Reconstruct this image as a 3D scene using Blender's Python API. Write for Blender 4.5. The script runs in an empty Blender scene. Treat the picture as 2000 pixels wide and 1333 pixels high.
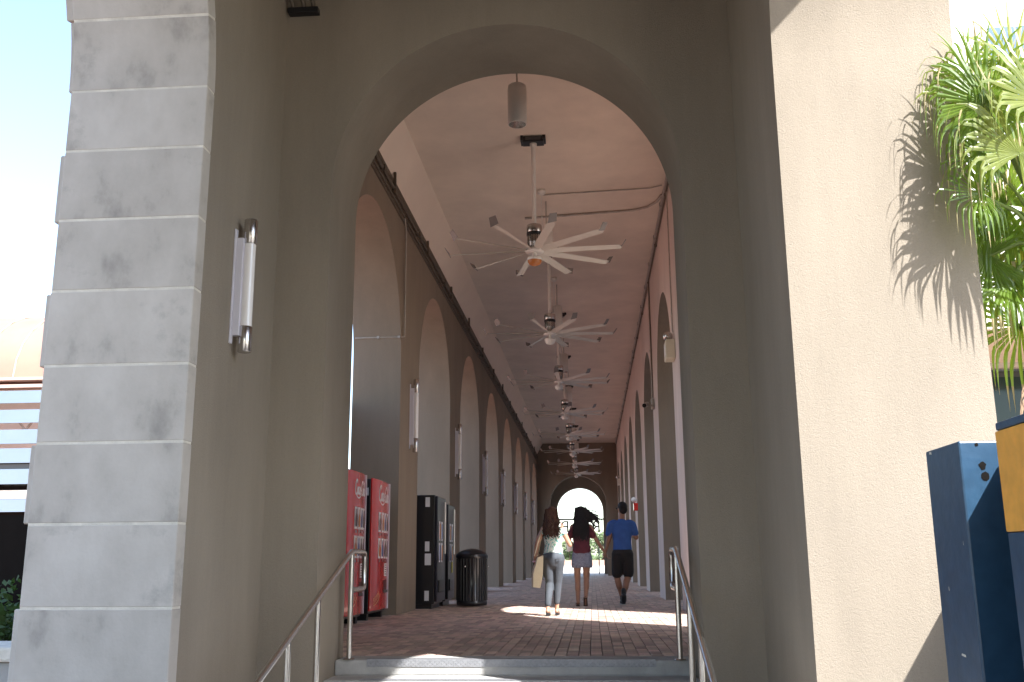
import bpy, bmesh, math, random
from mathutils import Vector, Matrix, noise
random.seed(7)
R = math.radians
S = bpy.context.scene
C = S.collection

# ------------------------------------------------------------------ camera
cam = bpy.data.cameras.new('camera'); camo = bpy.data.objects.new('camera', cam); C.objects.link(camo)
pitch, yaw, roll = R(12.745), R(4.535), R(-0.39)
D = Vector((-math.sin(yaw) * math.cos(pitch), math.cos(yaw) * math.cos(pitch), math.sin(pitch)))
U = Vector((math.sin(yaw) * math.sin(pitch), -math.cos(yaw) * math.sin(pitch), math.cos(pitch)))
Rt = Vector((math.cos(yaw), math.sin(yaw), 0))
r2 = Rt * math.cos(roll) + U * math.sin(roll)
u2 = U * math.cos(roll) - Rt * math.sin(roll)
camo.matrix_world = Matrix(((r2.x, u2.x, -D.x, 0), (r2.y, u2.y, -D.y, 0), (r2.z, u2.z, -D.z, 0.8), (0, 0, 0, 1)))
cam.sensor_width = 36; cam.lens = 34.30; cam.clip_end = 2000; cam.clip_start = 0.02
S.camera = camo

# ------------------------------------------------------------------ light
SUN = Vector((1.0, -1.05, 1.55)).normalized()
el = math.asin(SUN.z); az = math.atan2(SUN.x, SUN.y)
w = bpy.data.worlds.new('World'); S.world = w; w.use_nodes = True
nt = w.node_tree; nt.nodes.clear()
sky = nt.nodes.new('ShaderNodeTexSky'); sky.sky_type = 'NISHITA'; sky.sun_disc = False
sky.sun_elevation = el; sky.sun_rotation = az; sky.air_density = 1.0; sky.dust_density = 1.2; sky.ozone_density = 1.0
bg = nt.nodes.new('ShaderNodeBackground'); bg.inputs['Strength'].default_value = 0.108
wo = nt.nodes.new('ShaderNodeOutputWorld')
nt.links.new(sky.outputs[0], bg.inputs[0]); nt.links.new(bg.outputs[0], wo.inputs[0])
sl = bpy.data.lights.new('sun', 'SUN'); sl.energy = 3.0; sl.angle = R(0.5); sl.color = (1, 0.995, 0.99)
so = bpy.data.objects.new('sun', sl); C.objects.link(so)
so.rotation_euler = (-SUN).to_track_quat('-Z', 'Y').to_euler(); so.location = (20, -20, 30)
S.view_settings.view_transform = 'Standard'; S.view_settings.look = 'None'
S.view_settings.exposure = 2.42; S.view_settings.gamma = 1; S.view_settings.use_curve_mapping = False
S.cycles.max_bounces = 10; S.cycles.diffuse_bounces = 7
S.cycles.use_denoising = True

# ------------------------------------------------------------------ materials
def nodes(name):
    m = bpy.data.materials.new(name); m.use_nodes = True
    n = m.node_tree.nodes; b = n['Principled BSDF']
    return m, m.node_tree, n, m.node_tree.links, b
def mat(name, col, rough=0.6, metal=0.0, var=0.0, scale=3.0, bump=0.0, bscale=60.0, obj_var=0.0, island=0.0,
        col2=None, spec=0.5, coat=0.0, trans=0.0, sub=None, stretch=(1, 1, 1), bdist=0.01, emit=None):
    m, t, n, l, b = nodes(name)
    b.inputs['Base Color'].default_value = (*col, 1); b.inputs['Roughness'].default_value = rough
    b.inputs['Metallic'].default_value = metal; b.inputs['Specular IOR Level'].default_value = spec
    b.inputs['Coat Weight'].default_value = coat
    tc = n.new('ShaderNodeTexCoord'); mp = n.new('ShaderNodeMapping'); mp.inputs['Scale'].default_value = stretch
    l.new(tc.outputs['Object'], mp.inputs['Vector'])
    src = None
    if var > 0 or col2:
        nz = n.new('ShaderNodeTexNoise'); nz.inputs['Scale'].default_value = scale; nz.inputs['Detail'].default_value = 8
        nz.inputs['Roughness'].default_value = 0.62; l.new(mp.outputs[0], nz.inputs['Vector'])
        rp = n.new('ShaderNodeValToRGB'); rp.color_ramp.elements[0].position = 0.3; rp.color_ramp.elements[1].position = 0.7
        a = col; c = col2 if col2 else tuple(min(1, x * (1 + var)) for x in col)
        if not col2: a = tuple(x * (1 - var) for x in col)
        rp.color_ramp.elements[0].color = (*a, 1); rp.color_ramp.elements[1].color = (*c, 1)
        l.new(nz.outputs['Fac'], rp.inputs['Fac']); src = rp.outputs['Color']
    for amt, kind in ((obj_var, 0), (island, 1)):
        if amt > 0:
            if kind: g = n.new('ShaderNodeNewGeometry'); o = g.outputs['Random Per Island']
            else: g = n.new('ShaderNodeObjectInfo'); o = g.outputs['Random']
            mr = n.new('ShaderNodeMapRange'); mr.inputs['To Min'].default_value = 1 - amt; mr.inputs['To Max'].default_value = 1 + amt
            l.new(o, mr.inputs['Value'])
            hs = n.new('ShaderNodeHueSaturation')
            if src: l.new(src, hs.inputs['Color'])
            else: hs.inputs['Color'].default_value = (*col, 1)
            l.new(mr.outputs[0], hs.inputs['Value'])
            m2 = n.new('ShaderNodeMath'); m2.operation = 'MULTIPLY'; m2.inputs[1].default_value = 7.31; l.new(o, m2.inputs[0])
            m3 = n.new('ShaderNodeMath'); m3.operation = 'FRACT'; l.new(m2.outputs[0], m3.inputs[0])
            m4 = n.new('ShaderNodeMapRange'); m4.inputs['To Min'].default_value = 0.5 - amt * 0.05; m4.inputs['To Max'].default_value = 0.5 + amt * 0.05
            l.new(m3.outputs[0], m4.inputs['Value']); l.new(m4.outputs[0], hs.inputs['Hue'])
            src = hs.outputs['Color']
    if src: l.new(src, b.inputs['Base Color'])
    if bump > 0:
        n2 = n.new('ShaderNodeTexNoise'); n2.inputs['Scale'].default_value = bscale; n2.inputs['Detail'].default_value = 5
        l.new(mp.outputs[0], n2.inputs['Vector'])
        bp = n.new('ShaderNodeBump'); bp.inputs['Strength'].default_value = bump; bp.inputs['Distance'].default_value = bdist
        l.new(n2.outputs['Fac'], bp.inputs['Height']); l.new(bp.outputs[0], b.inputs['Normal'])
    if trans > 0:
        tr = n.new('ShaderNodeBsdfTranslucent'); ms = n.new('ShaderNodeMixShader'); ms.inputs[0].default_value = trans
        if src: l.new(src, tr.inputs['Color'])
        else: tr.inputs['Color'].default_value = (*col, 1)
        if sub:
            tr.inputs['Color'].default_value = (*sub, 1)
            for k in list(t.links):
                if k.to_socket == tr.inputs['Color']: t.links.remove(k)
        l.new(b.outputs[0], ms.inputs[1]); l.new(tr.outputs[0], ms.inputs[2]); l.new(ms.outputs[0], n['Material Output'].inputs['Surface'])
    return m

def stucco(name, col, b1=0.55, dirt=0.12):
    m, t, n, l, b = nodes(name)
    b.inputs['Roughness'].default_value = 0.93; b.inputs['Specular IOR Level'].default_value = 0.2
    tc = n.new('ShaderNodeTexCoord')
    big = n.new('ShaderNodeTexNoise'); big.inputs['Scale'].default_value = 0.9; big.inputs['Detail'].default_value = 6
    mp = n.new('ShaderNodeMapping'); mp.inputs['Scale'].default_value = (1, 1, 0.45); l.new(tc.outputs['Object'], mp.inputs['Vector']); l.new(mp.outputs[0], big.inputs['Vector'])
    rp = n.new('ShaderNodeValToRGB'); rp.color_ramp.elements[0].position = 0.3; rp.color_ramp.elements[1].position = 0.72
    rp.color_ramp.elements[0].color = (*[c * (1 - dirt) for c in col], 1); rp.color_ramp.elements[1].color = (*[min(1, c * (1 + dirt * 0.6)) for c in col], 1)
    l.new(big.outputs['Fac'], rp.inputs['Fac'])
    stn = n.new('ShaderNodeTexNoise'); stn.inputs['Scale'].default_value = 2.6; stn.inputs['Detail'].default_value = 9; stn.inputs['Roughness'].default_value = 0.7
    sm_ = n.new('ShaderNodeMapping'); sm_.inputs['Scale'].default_value = (1, 1, 0.16); l.new(tc.outputs['Object'], sm_.inputs['Vector']); l.new(sm_.outputs[0], stn.inputs['Vector'])
    fine = n.new('ShaderNodeTexNoise'); fine.inputs['Scale'].default_value = 110; fine.inputs['Detail'].default_value = 4; fine.inputs['Distortion'].default_value = 1.2
    l.new(tc.outputs['Object'], fine.inputs['Vector'])
    mx = n.new('ShaderNodeMix'); mx.data_type = 'RGBA'; mx.blend_type = 'MULTIPLY'; mx.inputs['Factor'].default_value = 1
    rf = n.new('ShaderNodeMapRange'); rf.inputs['From Min'].default_value = 0.3; rf.inputs['From Max'].default_value = 0.7; rf.inputs['To Min'].default_value = 0.93; rf.inputs['To Max'].default_value = 1.04
    l.new(fine.outputs['Fac'], rf.inputs['Value']); l.new(rp.outputs[0], mx.inputs['A']); l.new(rf.outputs[0], mx.inputs['B'])
    sr = n.new('ShaderNodeMapRange'); sr.inputs['From Min'].default_value = 0.25; sr.inputs['From Max'].default_value = 0.75; sr.inputs['To Min'].default_value = 0.88; sr.inputs['To Max'].default_value = 1.08; l.new(stn.outputs['Fac'], sr.inputs['Value'])
    my = n.new('ShaderNodeMix'); my.data_type = 'RGBA'; my.blend_type = 'MULTIPLY'; my.inputs['Factor'].default_value = 1
    l.new(mx.outputs['Result'], my.inputs['A']); l.new(sr.outputs[0], my.inputs['B'])
    l.new(my.outputs['Result'], b.inputs['Base Color'])
    mid = n.new('ShaderNodeTexNoise'); mid.inputs['Scale'].default_value = 48; mid.inputs['Detail'].default_value = 3; mid.inputs['Distortion'].default_value = 2.0
    l.new(tc.outputs['Object'], mid.inputs['Vector'])
    ad = n.new('ShaderNodeMath'); ad.operation = 'MULTIPLY_ADD'; ad.inputs[1].default_value = 0.45; l.new(mid.outputs['Fac'], ad.inputs[0]); l.new(fine.outputs['Fac'], ad.inputs[2])
    bp = n.new('ShaderNodeBump'); bp.inputs['Strength'].default_value = b1; bp.inputs['Distance'].default_value = 0.0048
    l.new(ad.outputs[0], bp.inputs['Height']); l.new(bp.outputs[0], b.inputs['Normal'])
    return m
def stone_mat():
    m, t, n, l, b = nodes('limestone')
    b.inputs['Roughness'].default_value = 0.85; b.inputs['Specular IOR Level'].default_value = 0.25
    tc = n.new('ShaderNodeTexCoord'); oi = n.new('ShaderNodeObjectInfo')
    off = n.new('ShaderNodeVectorMath'); off.operation = 'MULTIPLY_ADD'; off.inputs[1].default_value = (1, 1, 1)
    sc = n.new('ShaderNodeVectorMath'); sc.operation = 'SCALE'; sc.inputs['Scale'].default_value = 9.0
    cmb = n.new('ShaderNodeCombineXYZ'); l.new(oi.outputs['Random'], cmb.inputs[0]); l.new(oi.outputs['Random'], cmb.inputs[2]); l.new(cmb.outputs[0], sc.inputs[0])
    l.new(tc.outputs['Object'], off.inputs[0]); l.new(sc.outputs[0], off.inputs[2])
    mp = n.new('ShaderNodeMapping'); mp.inputs['Scale'].default_value = (1.9, 1, 1.3); l.new(off.outputs[0], mp.inputs['Vector'])
    a = n.new('ShaderNodeTexNoise'); a.inputs['Scale'].default_value = 1.6; a.inputs['Detail'].default_value = 9; a.inputs['Roughness'].default_value = 0.6; l.new(mp.outputs[0], a.inputs['Vector'])
    rp = n.new('ShaderNodeValToRGB'); e = rp.color_ramp.elements
    e[0].position = 0.28; e[0].color = (0.29, 0.27, 0.24, 1); e[1].position = 0.66; e[1].color = (0.50, 0.463, 0.415, 1)
    k = e.new(0.42); k.color = (0.43, 0.395, 0.35, 1)
    l.new(a.outputs['Fac'], rp.inputs['Fac'])
    # patchy blackish weathering, its own shape
    c2 = n.new('ShaderNodeTexNoise'); c2.inputs['Scale'].default_value = 1.1; c2.inputs['Detail'].default_value = 10; c2.inputs['Roughness'].default_value = 0.72; l.new(off.outputs[0], c2.inputs['Vector'])
    r2_ = n.new('ShaderNodeMapRange'); r2_.inputs['From Min'].default_value = 0.58; r2_.inputs['From Max'].default_value = 0.70; r2_.inputs['To Max'].default_value = 0.5; l.new(c2.outputs['Fac'], r2_.inputs['Value'])
    mx = n.new('ShaderNodeMix'); mx.data_type = 'RGBA'; mx.inputs['B'].default_value = (0.16, 0.155, 0.14, 1)
    l.new(r2_.outputs[0], mx.inputs['Factor']); l.new(rp.outputs[0], mx.inputs['A'])
    hs = n.new('ShaderNodeHueSaturation'); mr = n.new('ShaderNodeMapRange'); mr.inputs['To Min'].default_value = 0.92; mr.inputs['To Max'].default_value = 1.08
    l.new(oi.outputs['Random'], mr.inputs['Value']); l.new(mr.outputs[0], hs.inputs['Value']); l.new(mx.outputs['Result'], hs.inputs['Color'])
    l.new(hs.outputs[0], b.inputs['Base Color'])
    f = n.new('ShaderNodeTexNoise'); f.inputs['Scale'].default_value = 45; f.inputs['Detail'].default_value = 6; l.new(tc.outputs['Object'], f.inputs['Vector'])
    bp = n.new('ShaderNodeBump'); bp.inputs['Strength'].default_value = 0.35; bp.inputs['Distance'].default_value = 0.005; l.new(f.outputs['Fac'], bp.inputs['Height']); l.new(bp.outputs[0], b.inputs['Normal'])
    return m
def worn_paint(name, col, under, rough=0.35, thr=0.66, scale=5.0, dust=None):
    m, t, n, l, b = nodes(name)
    tc = n.new('ShaderNodeTexCoord')
    a = n.new('ShaderNodeTexNoise'); a.inputs['Scale'].default_value = scale; a.inputs['Detail'].default_value = 12; a.inputs['Roughness'].default_value = 0.68; l.new(tc.outputs['Object'], a.inputs['Vector'])
    r = n.new('ShaderNodeMapRange'); r.inputs['From Min'].default_value = thr; r.inputs['From Max'].default_value = thr + 0.012; l.new(a.outputs['Fac'], r.inputs['Value'])
    v = n.new('ShaderNodeTexNoise'); v.inputs['Scale'].default_value = 14; v.inputs['Detail'].default_value = 6; l.new(tc.outputs['Object'], v.inputs['Vector'])
    rp = n.new('ShaderNodeValToRGB'); rp.color_ramp.elements[0].position = 0.3; rp.color_ramp.elements[1].position = 0.75
    rp.color_ramp.elements[0].color = (*[c * 0.86 for c in col], 1); rp.color_ramp.elements[1].color = (*[min(1, c * 1.15 + 0.004) for c in col], 1)
    l.new(v.outputs['Fac'], rp.inputs['Fac'])
    mx = n.new('ShaderNodeMix'); mx.data_type = 'RGBA'; mx.inputs['B'].default_value = (*under, 1)
    l.new(r.outputs[0], mx.inputs['Factor']); l.new(rp.outputs[0], mx.inputs['A']); l.new(mx.outputs['Result'], b.inputs['Base Color'])
    b.inputs['Roughness'].default_value = rough
    bp = n.new('ShaderNodeBump'); bp.inputs['Strength'].default_value = 0.5; bp.inputs['Distance'].default_value = 0.004; l.new(v.outputs['Fac'], bp.inputs['Height']); l.new(bp.outputs[0], b.inputs['Normal'])
    return m

M = {}
M['stucco'] = stucco('portico_stucco', (0.290, 0.247, 0.194), 0.8)
M['inner'] = stucco('corridor_plaster', (0.255, 0.205, 0.155), 0.25, 0.08)
M['pale'] = stucco('pale_wall_face', (0.66, 0.575, 0.53), 0.2, 0.06)  # lighter colour, used on the right corridor face only
M['ceil'] = mat('ceiling_paint', (0.74, 0.645, 0.55), 0.9, var=0.09, scale=1.1, bump=0.05, bscale=30, spec=0.2)
M['cove'] = mat('cove_paint', (0.76, 0.66, 0.56), 0.9, var=0.05, scale=0.8, spec=0.2)
M['stone'] = stone_mat()
M['mortar'] = mat('mortar', (0.62, 0.58, 0.50), 0.95, var=0.15, scale=9, bump=0.4)
M['brick'] = mat('brick_paver', (0.50, 0.37, 0.30), 0.55, var=0.22, scale=18, bump=0.25, bscale=90, obj_var=0.33)
M['brick_i'] = mat('brick_paver_field', (0.50, 0.37, 0.30), 0.55, var=0.22, scale=18, bump=0.25, bscale=90, island=0.33)
M['joint'] = mat('sand_joint', (0.07, 0.055, 0.045), 0.95)
M['conc'] = mat('step_concrete', (0.36, 0.35, 0.33), 0.9, var=0.18, scale=5, bump=0.25, bscale=70)
M['ground'] = mat('pale_paving', (0.27, 0.24, 0.205), 0.9, var=0.12, scale=0.6)
M['bounce_terr'] = mat('bounce_sheet', (0.52, 0.37, 0.29), 0.9, var=0.1, scale=0.8)
M['plaza'] = mat('red_brick_plaza', (0.40, 0.19, 0.13), 0.85, var=0.15, scale=3)
M['steel'] = mat('brushed_steel', (0.62, 0.60, 0.58), 0.26, 1.0, bump=0.08, bscale=200, stretch=(1, 1, 0.05))
M['plate'] = mat('checker_plate', (0.30, 0.30, 0.31), 0.55, 0.6, var=0.15, scale=30)
M['white'] = mat('white_enamel', (0.74, 0.71, 0.66), 0.45, var=0.04, scale=4)
M['opal'] = mat('opal_glass', (0.80, 0.77, 0.74), 0.12, coat=0.6)
M['blade'] = mat('fan_blade', (0.58, 0.55, 0.49), 0.5, var=0.05, scale=3)
M['tip'] = mat('blade_tip_grey', (0.22, 0.20, 0.19), 0.5)
M['black'] = mat('black_metal', (0.018, 0.018, 0.02), 0.35, 0.2)
M['grey'] = mat('dark_grey_metal', (0.10, 0.10, 0.10), 0.45, 0.5)
M['amber'] = mat('amber_lens', (0.42, 0.15, 0.04), 0.25)
M['conduit'] = mat('conduit_metal', (0.42, 0.38, 0.34), 0.5, 0.4, var=0.15, scale=6)
M['conduit_dark'] = mat('conduit_brown', (0.12, 0.095, 0.07), 0.6, 0.2, var=0.2, scale=6)
M['red'] = mat('red_panel', (0.62, 0.022, 0.018), 0.22, coat=0.5, var=0.06, scale=2)
M['redd'] = mat('dark_red_recess', (0.10, 0.008, 0.006), 0.5)
M['vtrim'] = mat('pale_trim', (0.62, 0.60, 0.66), 0.3)
M['vwhite'] = mat('decal_white', (0.82, 0.80, 0.80), 0.35)
M['vglass'] = mat('display_window', (0.30, 0.22, 0.22), 0.12)
M['bottle'] = mat('bottle_cola', (0.06, 0.02, 0.02), 0.15)
M['bottle2'] = mat('bottle_blue', (0.10, 0.16, 0.38), 0.2)
M['bottle3'] = mat('bottle_orange', (0.60, 0.22, 0.06), 0.2)
M['orange'] = mat('orange_mark', (0.85, 0.40, 0.16), 0.4)
M['paper'] = mat('paper_sticker', (0.62, 0.62, 0.64), 0.6)
M['vblack'] = mat('black_vending_enamel', (0.010, 0.010, 0.013), 0.28, coat=0.15)
M['vfront'] = mat('black_glossy_front', (0.012, 0.012, 0.022), 0.3, spec=0.3)
M['yellow'] = mat('yellow_sticker', (0.55, 0.50, 0.06), 0.5)
M['navy'] = worn_paint('worn_highlit_navy', (0.018, 0.060, 0.115), (0.20, 0.28, 0.36), 0.38, 0.655, 3.5)  # worn paint; its paler blue patches also imitate highlights
M['ypaint'] = worn_paint('worn_yellow_paint', (0.80, 0.37, 0.045), (0.10, 0.06, 0.03), 0.5, 0.715, 4.5)
M['palm'] = mat('palm_leaf', (0.075, 0.14, 0.02), 0.28, col2=(0.15, 0.23, 0.03), scale=5, trans=0.45, sub=(0.32, 0.46, 0.03), spec=0.7)
M['palm2'] = mat('old_palm_leaf', (0.12, 0.16, 0.03), 0.35, col2=(0.21, 0.24, 0.05), scale=4, trans=0.4, sub=(0.42, 0.46, 0.06), spec=0.6)
M['palmtip'] = mat('dry_palm_tip', (0.34, 0.28, 0.13), 0.6, var=0.2, scale=8, trans=0.25, sub=(0.5, 0.4, 0.15))
M['palmstem'] = mat('palm_petiole', (0.16, 0.22, 0.06), 0.5, var=0.15, scale=6)
M['dead'] = mat('dead_frond', (0.27, 0.17, 0.10), 0.8, var=0.25, scale=7)
M['bark'] = mat('palm_bark', (0.16, 0.11, 0.075), 0.95, var=0.3, scale=12, bump=0.8, bscale=25)
M['wwall'] = mat('white_render_wall', (0.78, 0.76, 0.72), 0.85, var=0.03, scale=1)
M['soffit'] = mat('beige_soffit', (0.50, 0.42, 0.33), 0.85, var=0.04, scale=1)
M['glass'] = mat('shop_glass', (0.012, 0.028, 0.026), 0.08, spec=0.25)
M['wglass'] = mat('window_glass', (0.08, 0.13, 0.26), 0.08, spec=0.9)
M['frame'] = mat('dark_frame', (0.02, 0.022, 0.024), 0.4)
M['rfrm'] = mat('red_brown_frame', (0.20, 0.09, 0.07), 0.5)
M['peach'] = mat('peach_render', (0.80, 0.62, 0.50), 0.85, var=0.08, scale=1)
M['roofred'] = mat('terracotta_metal_roof', (0.31, 0.165, 0.115), 0.6, var=0.12, scale=0.5)
M['redsteel'] = mat('red_steel', (0.50, 0.36, 0.29), 0.5)
M['lou'] = mat('pale_louvre', (0.15, 0.20, 0.25), 0.45, var=0.04, scale=0.8)
M['dark'] = mat('near_black', (0.008, 0.007, 0.006), 0.9, var=0.3, scale=2, spec=0.1)
M['leaf'] = mat('shrub_leaf', (0.035, 0.075, 0.02), 0.55, island=0.4, trans=0.25, sub=(0.10, 0.2, 0.03))
M['leafl'] = mat('tree_leaf', (0.11, 0.15, 0.06), 0.6, island=0.4, trans=0.2, sub=(0.15, 0.25, 0.05))
M['curb'] = mat('terracotta_kerb', (0.42, 0.26, 0.19), 0.8, var=0.1, scale=2)
M['skin'] = mat('skin', (0.44, 0.24, 0.16), 0.5, var=0.08, scale=9, spec=0.35)
M['skin2'] = mat('tanned_skin', (0.30, 0.16, 0.105), 0.5, var=0.08, scale=9, spec=0.35)
M['hair1'] = mat('brown_hair', (0.06, 0.026, 0.015), 0.55, island=0.4, spec=0.3)
M['hair2'] = mat('black_hair', (0.010, 0.008, 0.009), 0.6, island=0.3, spec=0.25)
M['maroon'] = mat('maroon_cloth', (0.085, 0.012, 0.022), 0.85, var=0.15, scale=12, bump=0.4, bscale=9, bdist=0.02)
M['blue'] = mat('blue_cotton', (0.035, 0.10, 0.33), 0.85, var=0.12, scale=10, bump=0.4, bscale=8, bdist=0.02)
M['shorts'] = mat('black_shorts', (0.017, 0.016, 0.018), 0.85, bump=0.4, bscale=8, bdist=0.02)
M['skirt'] = mat('speckled_denim', (0.055, 0.065, 0.11), 0.8, col2=(0.30, 0.31, 0.38), scale=60)
M['jeans'] = mat('grey_jeans', (0.055, 0.063, 0.075), 0.8, var=0.25, scale=6, bump=0.4, bscale=11, bdist=0.02)
M['shoe'] = mat('black_shoe', (0.015, 0.015, 0.017), 0.5)
M['sole'] = mat('pale_sole', (0.55, 0.50, 0.44), 0.7)
M['bag'] = mat('canvas_bag', (0.58, 0.50, 0.34), 0.8, var=0.06, scale=10)
M['pink'] = mat('pink_bracelet', (0.75, 0.45, 0.55), 0.4)
M['brownleather'] = mat('dark_brown_leather', (0.05, 0.025, 0.015), 0.5)
M['glassy'] = mat('sunglasses', (0.01, 0.01, 0.012), 0.1)
def floral():
    m, t, n, l, b = nodes('floral_blouse'); b.inputs['Roughness'].default_value = 0.8
    tc = n.new('ShaderNodeTexCoord'); nz = n.new('ShaderNodeTexNoise'); nz.inputs['Scale'].default_value = 8; nz.inputs['Detail'].default_value = 3; nz.inputs['Distortion'].default_value = 2.5
    l.new(tc.outputs['Object'], nz.inputs['Vector']); rp = n.new('ShaderNodeValToRGB'); rp.color_ramp.interpolation = 'EASE'; e = rp.color_ramp.elements
    e[0].position = 0.32; e[0].color = (0.03, 0.16, 0.17, 1); e[1].position = 0.72; e[1].color = (0.55, 0.20, 0.26, 1)
    for p, c in ((0.42, (0.10, 0.46, 0.42)), (0.5, (0.72, 0.76, 0.68)), (0.58, (0.66, 0.70, 0.62)), (0.64, (0.22, 0.50, 0.34))):
        k = e.new(p); k.color = (*c, 1)
    l.new(nz.outputs['Fac'], rp.inputs['Fac']); l.new(rp.outputs[0], b.inputs['Base Color']); return m
M['floral'] = floral()

# ------------------------------------------------------------------ helpers
def link(name, me, m, parent=None):
    o = bpy.data.objects.new(name, me); C.objects.link(o)
    if m is not None and not me.materials:
        for q in (m if isinstance(m, (list, tuple)) else [m]): me.materials.append(q)
    if parent: o.parent = parent
    return o
def tag(o, label=None, cat=None, group=None, kind=None):
    if label: o['label'] = label
    if cat: o['category'] = cat
    if group: o['group'] = group
    if kind: o['kind'] = kind
    return o
def empty(name, loc=(0, 0, 0), rz=0, label=None, cat=None, group=None):
    o = bpy.data.objects.new(name, None); C.objects.link(o); o.location = loc; o.rotation_euler = (0, 0, rz)
    o.empty_display_size = 0.2
    return tag(o, label, cat, group)
class MB:
    def __init__(s): s.v = []; s.f = []; s.mi = []; s.sm = []
    def add(s, vs, fs, mi=0, sm=False):
        k = len(s.v); s.v += [tuple(x) for x in vs]
        for f in fs: s.f.append(tuple(i + k for i in f)); s.mi.append(mi); s.sm.append(sm)
    def box(s, a, b, mi=0):
        x0, y0, z0 = a; x1, y1, z1 = b
        s.add([(x0, y0, z0), (x1, y0, z0), (x1, y1, z0), (x0, y1, z0), (x0, y0, z1), (x1, y0, z1), (x1, y1, z1), (x0, y1, z1)],
              [(0, 3, 2, 1), (4, 5, 6, 7), (0, 1, 5, 4), (1, 2, 6, 5), (2, 3, 7, 6), (3, 0, 4, 7)], mi)
    def bbox(s, a, b, r=0.01, mi=0):   # bevelled box
        bm = bmesh.new(); bmesh.ops.create_cube(bm, size=1)
        for v in bm.verts: v.co = Vector([(a[i] + b[i]) / 2 + v.co[i] * (b[i] - a[i]) for i in range(3)])
        bmesh.ops.bevel(bm, geom=bm.edges[:] + bm.verts[:], offset=r, segments=2, affect='EDGES', profile=0.5)
        bm.verts.index_update(); s.add([v.co[:] for v in bm.verts], [[v.index for v in f.verts] for f in bm.faces], mi); bm.free()
    def tube(s, pts, r, n=10, mi=0, cap=True, ry=None):
        pts = [Vector(p) for p in pts]; rings = []
        rr = r if isinstance(r, (list, tuple)) else [r] * len(pts)
        up0 = None
        for i, p in enumerate(pts):
            d = (pts[min(i + 1, len(pts) - 1)] - pts[max(i - 1, 0)]).normalized()
            if up0 is None: up0 = Vector((0, 0, 1)) if abs(d.z) < 0.9 else Vector((0, 1, 0))
            a = d.cross(up0)
            if a.length < 1e-4: a = d.orthogonal()
            a.normalize(); b = a.cross(d).normalized(); up0 = b
            q = rr[i] if not isinstance(rr[i], (tuple, list)) else rr[i]
            rx, r_y = (q, q) if not isinstance(q, (tuple, list)) else q
            rings.append([p + a * math.cos(t) * rx + b * math.sin(t) * r_y for t in [2 * math.pi * k / n for k in range(n)]])
        vs = [v for g in rings for v in g]; fs = []
        for i in range(len(pts) - 1):
            for k in range(n): fs.append((i * n + k, i * n + (k + 1) % n, (i + 1) * n + (k + 1) % n, (i + 1) * n + k))
        s.add(vs, fs, mi, True)
        if cap:
            s.add(rings[0], [tuple(range(n))[::-1]], mi); s.add(rings[-1], [tuple(range(n))], mi)
    def lathe(s, prof, c=(0, 0, 0), n=24, mi=0, sm=True):
        vs = []; fs = []
        for r, z in prof:
            for k in range(n): t = 2 * math.pi * k / n; vs.append((c[0] + r * math.cos(t), c[1] + r * math.sin(t), c[2] + z))
        for i in range(len(prof) - 1):
            for k in range(n): fs.append((i * n + k, i * n + (k + 1) % n, (i + 1) * n + (k + 1) % n, (i + 1) * n + k))
        s.add(vs, fs, mi, sm)
    def sphere(s, c, r, n=12, mi=0):
        rx, ry, rz = r if isinstance(r, (tuple, list)) else (r, r, r); vs = []; fs = []
        for i in range(n + 1):
            ph = math.pi * i / n
            for k in range(2 * n): t = math.pi * k / n; vs.append((c[0] + rx * math.sin(ph) * math.cos(t), c[1] + ry * math.sin(ph) * math.sin(t), c[2] - rz * math.cos(ph)))
        m = 2 * n
        for i in range(n):
            for k in range(m): fs.append((i * m + k, i * m + (k + 1) % m, (i + 1) * m + (k + 1) % m, (i + 1) * m + k))
        s.add(vs, fs, mi, True)
    def mesh(s, name):
        me = bpy.data.meshes.new(name); me.from_pydata(s.v, [], s.f); me.update()
        for p, i, q in zip(me.polygons, s.mi, s.sm): p.material_index = i; p.use_smooth = q
        return me
    def build(s, name, m, parent=None): return link(name, s.mesh(name), m, parent)
def one(name, m, parent=None, box=None, bev=None, tube=None, r=0.02, n=10):
    b = MB()
    if box: b.bbox(box[0], box[1], bev) if bev else b.box(box[0], box[1])
    if tube: b.tube(tube, r, n)
    return b.build(name, m, parent)
def copy_tree(o, parent=None):
    c = o.copy(); C.objects.link(c); c.parent = parent
    for ch in list(o.children): copy_tree(ch, c)
    return c

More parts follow.
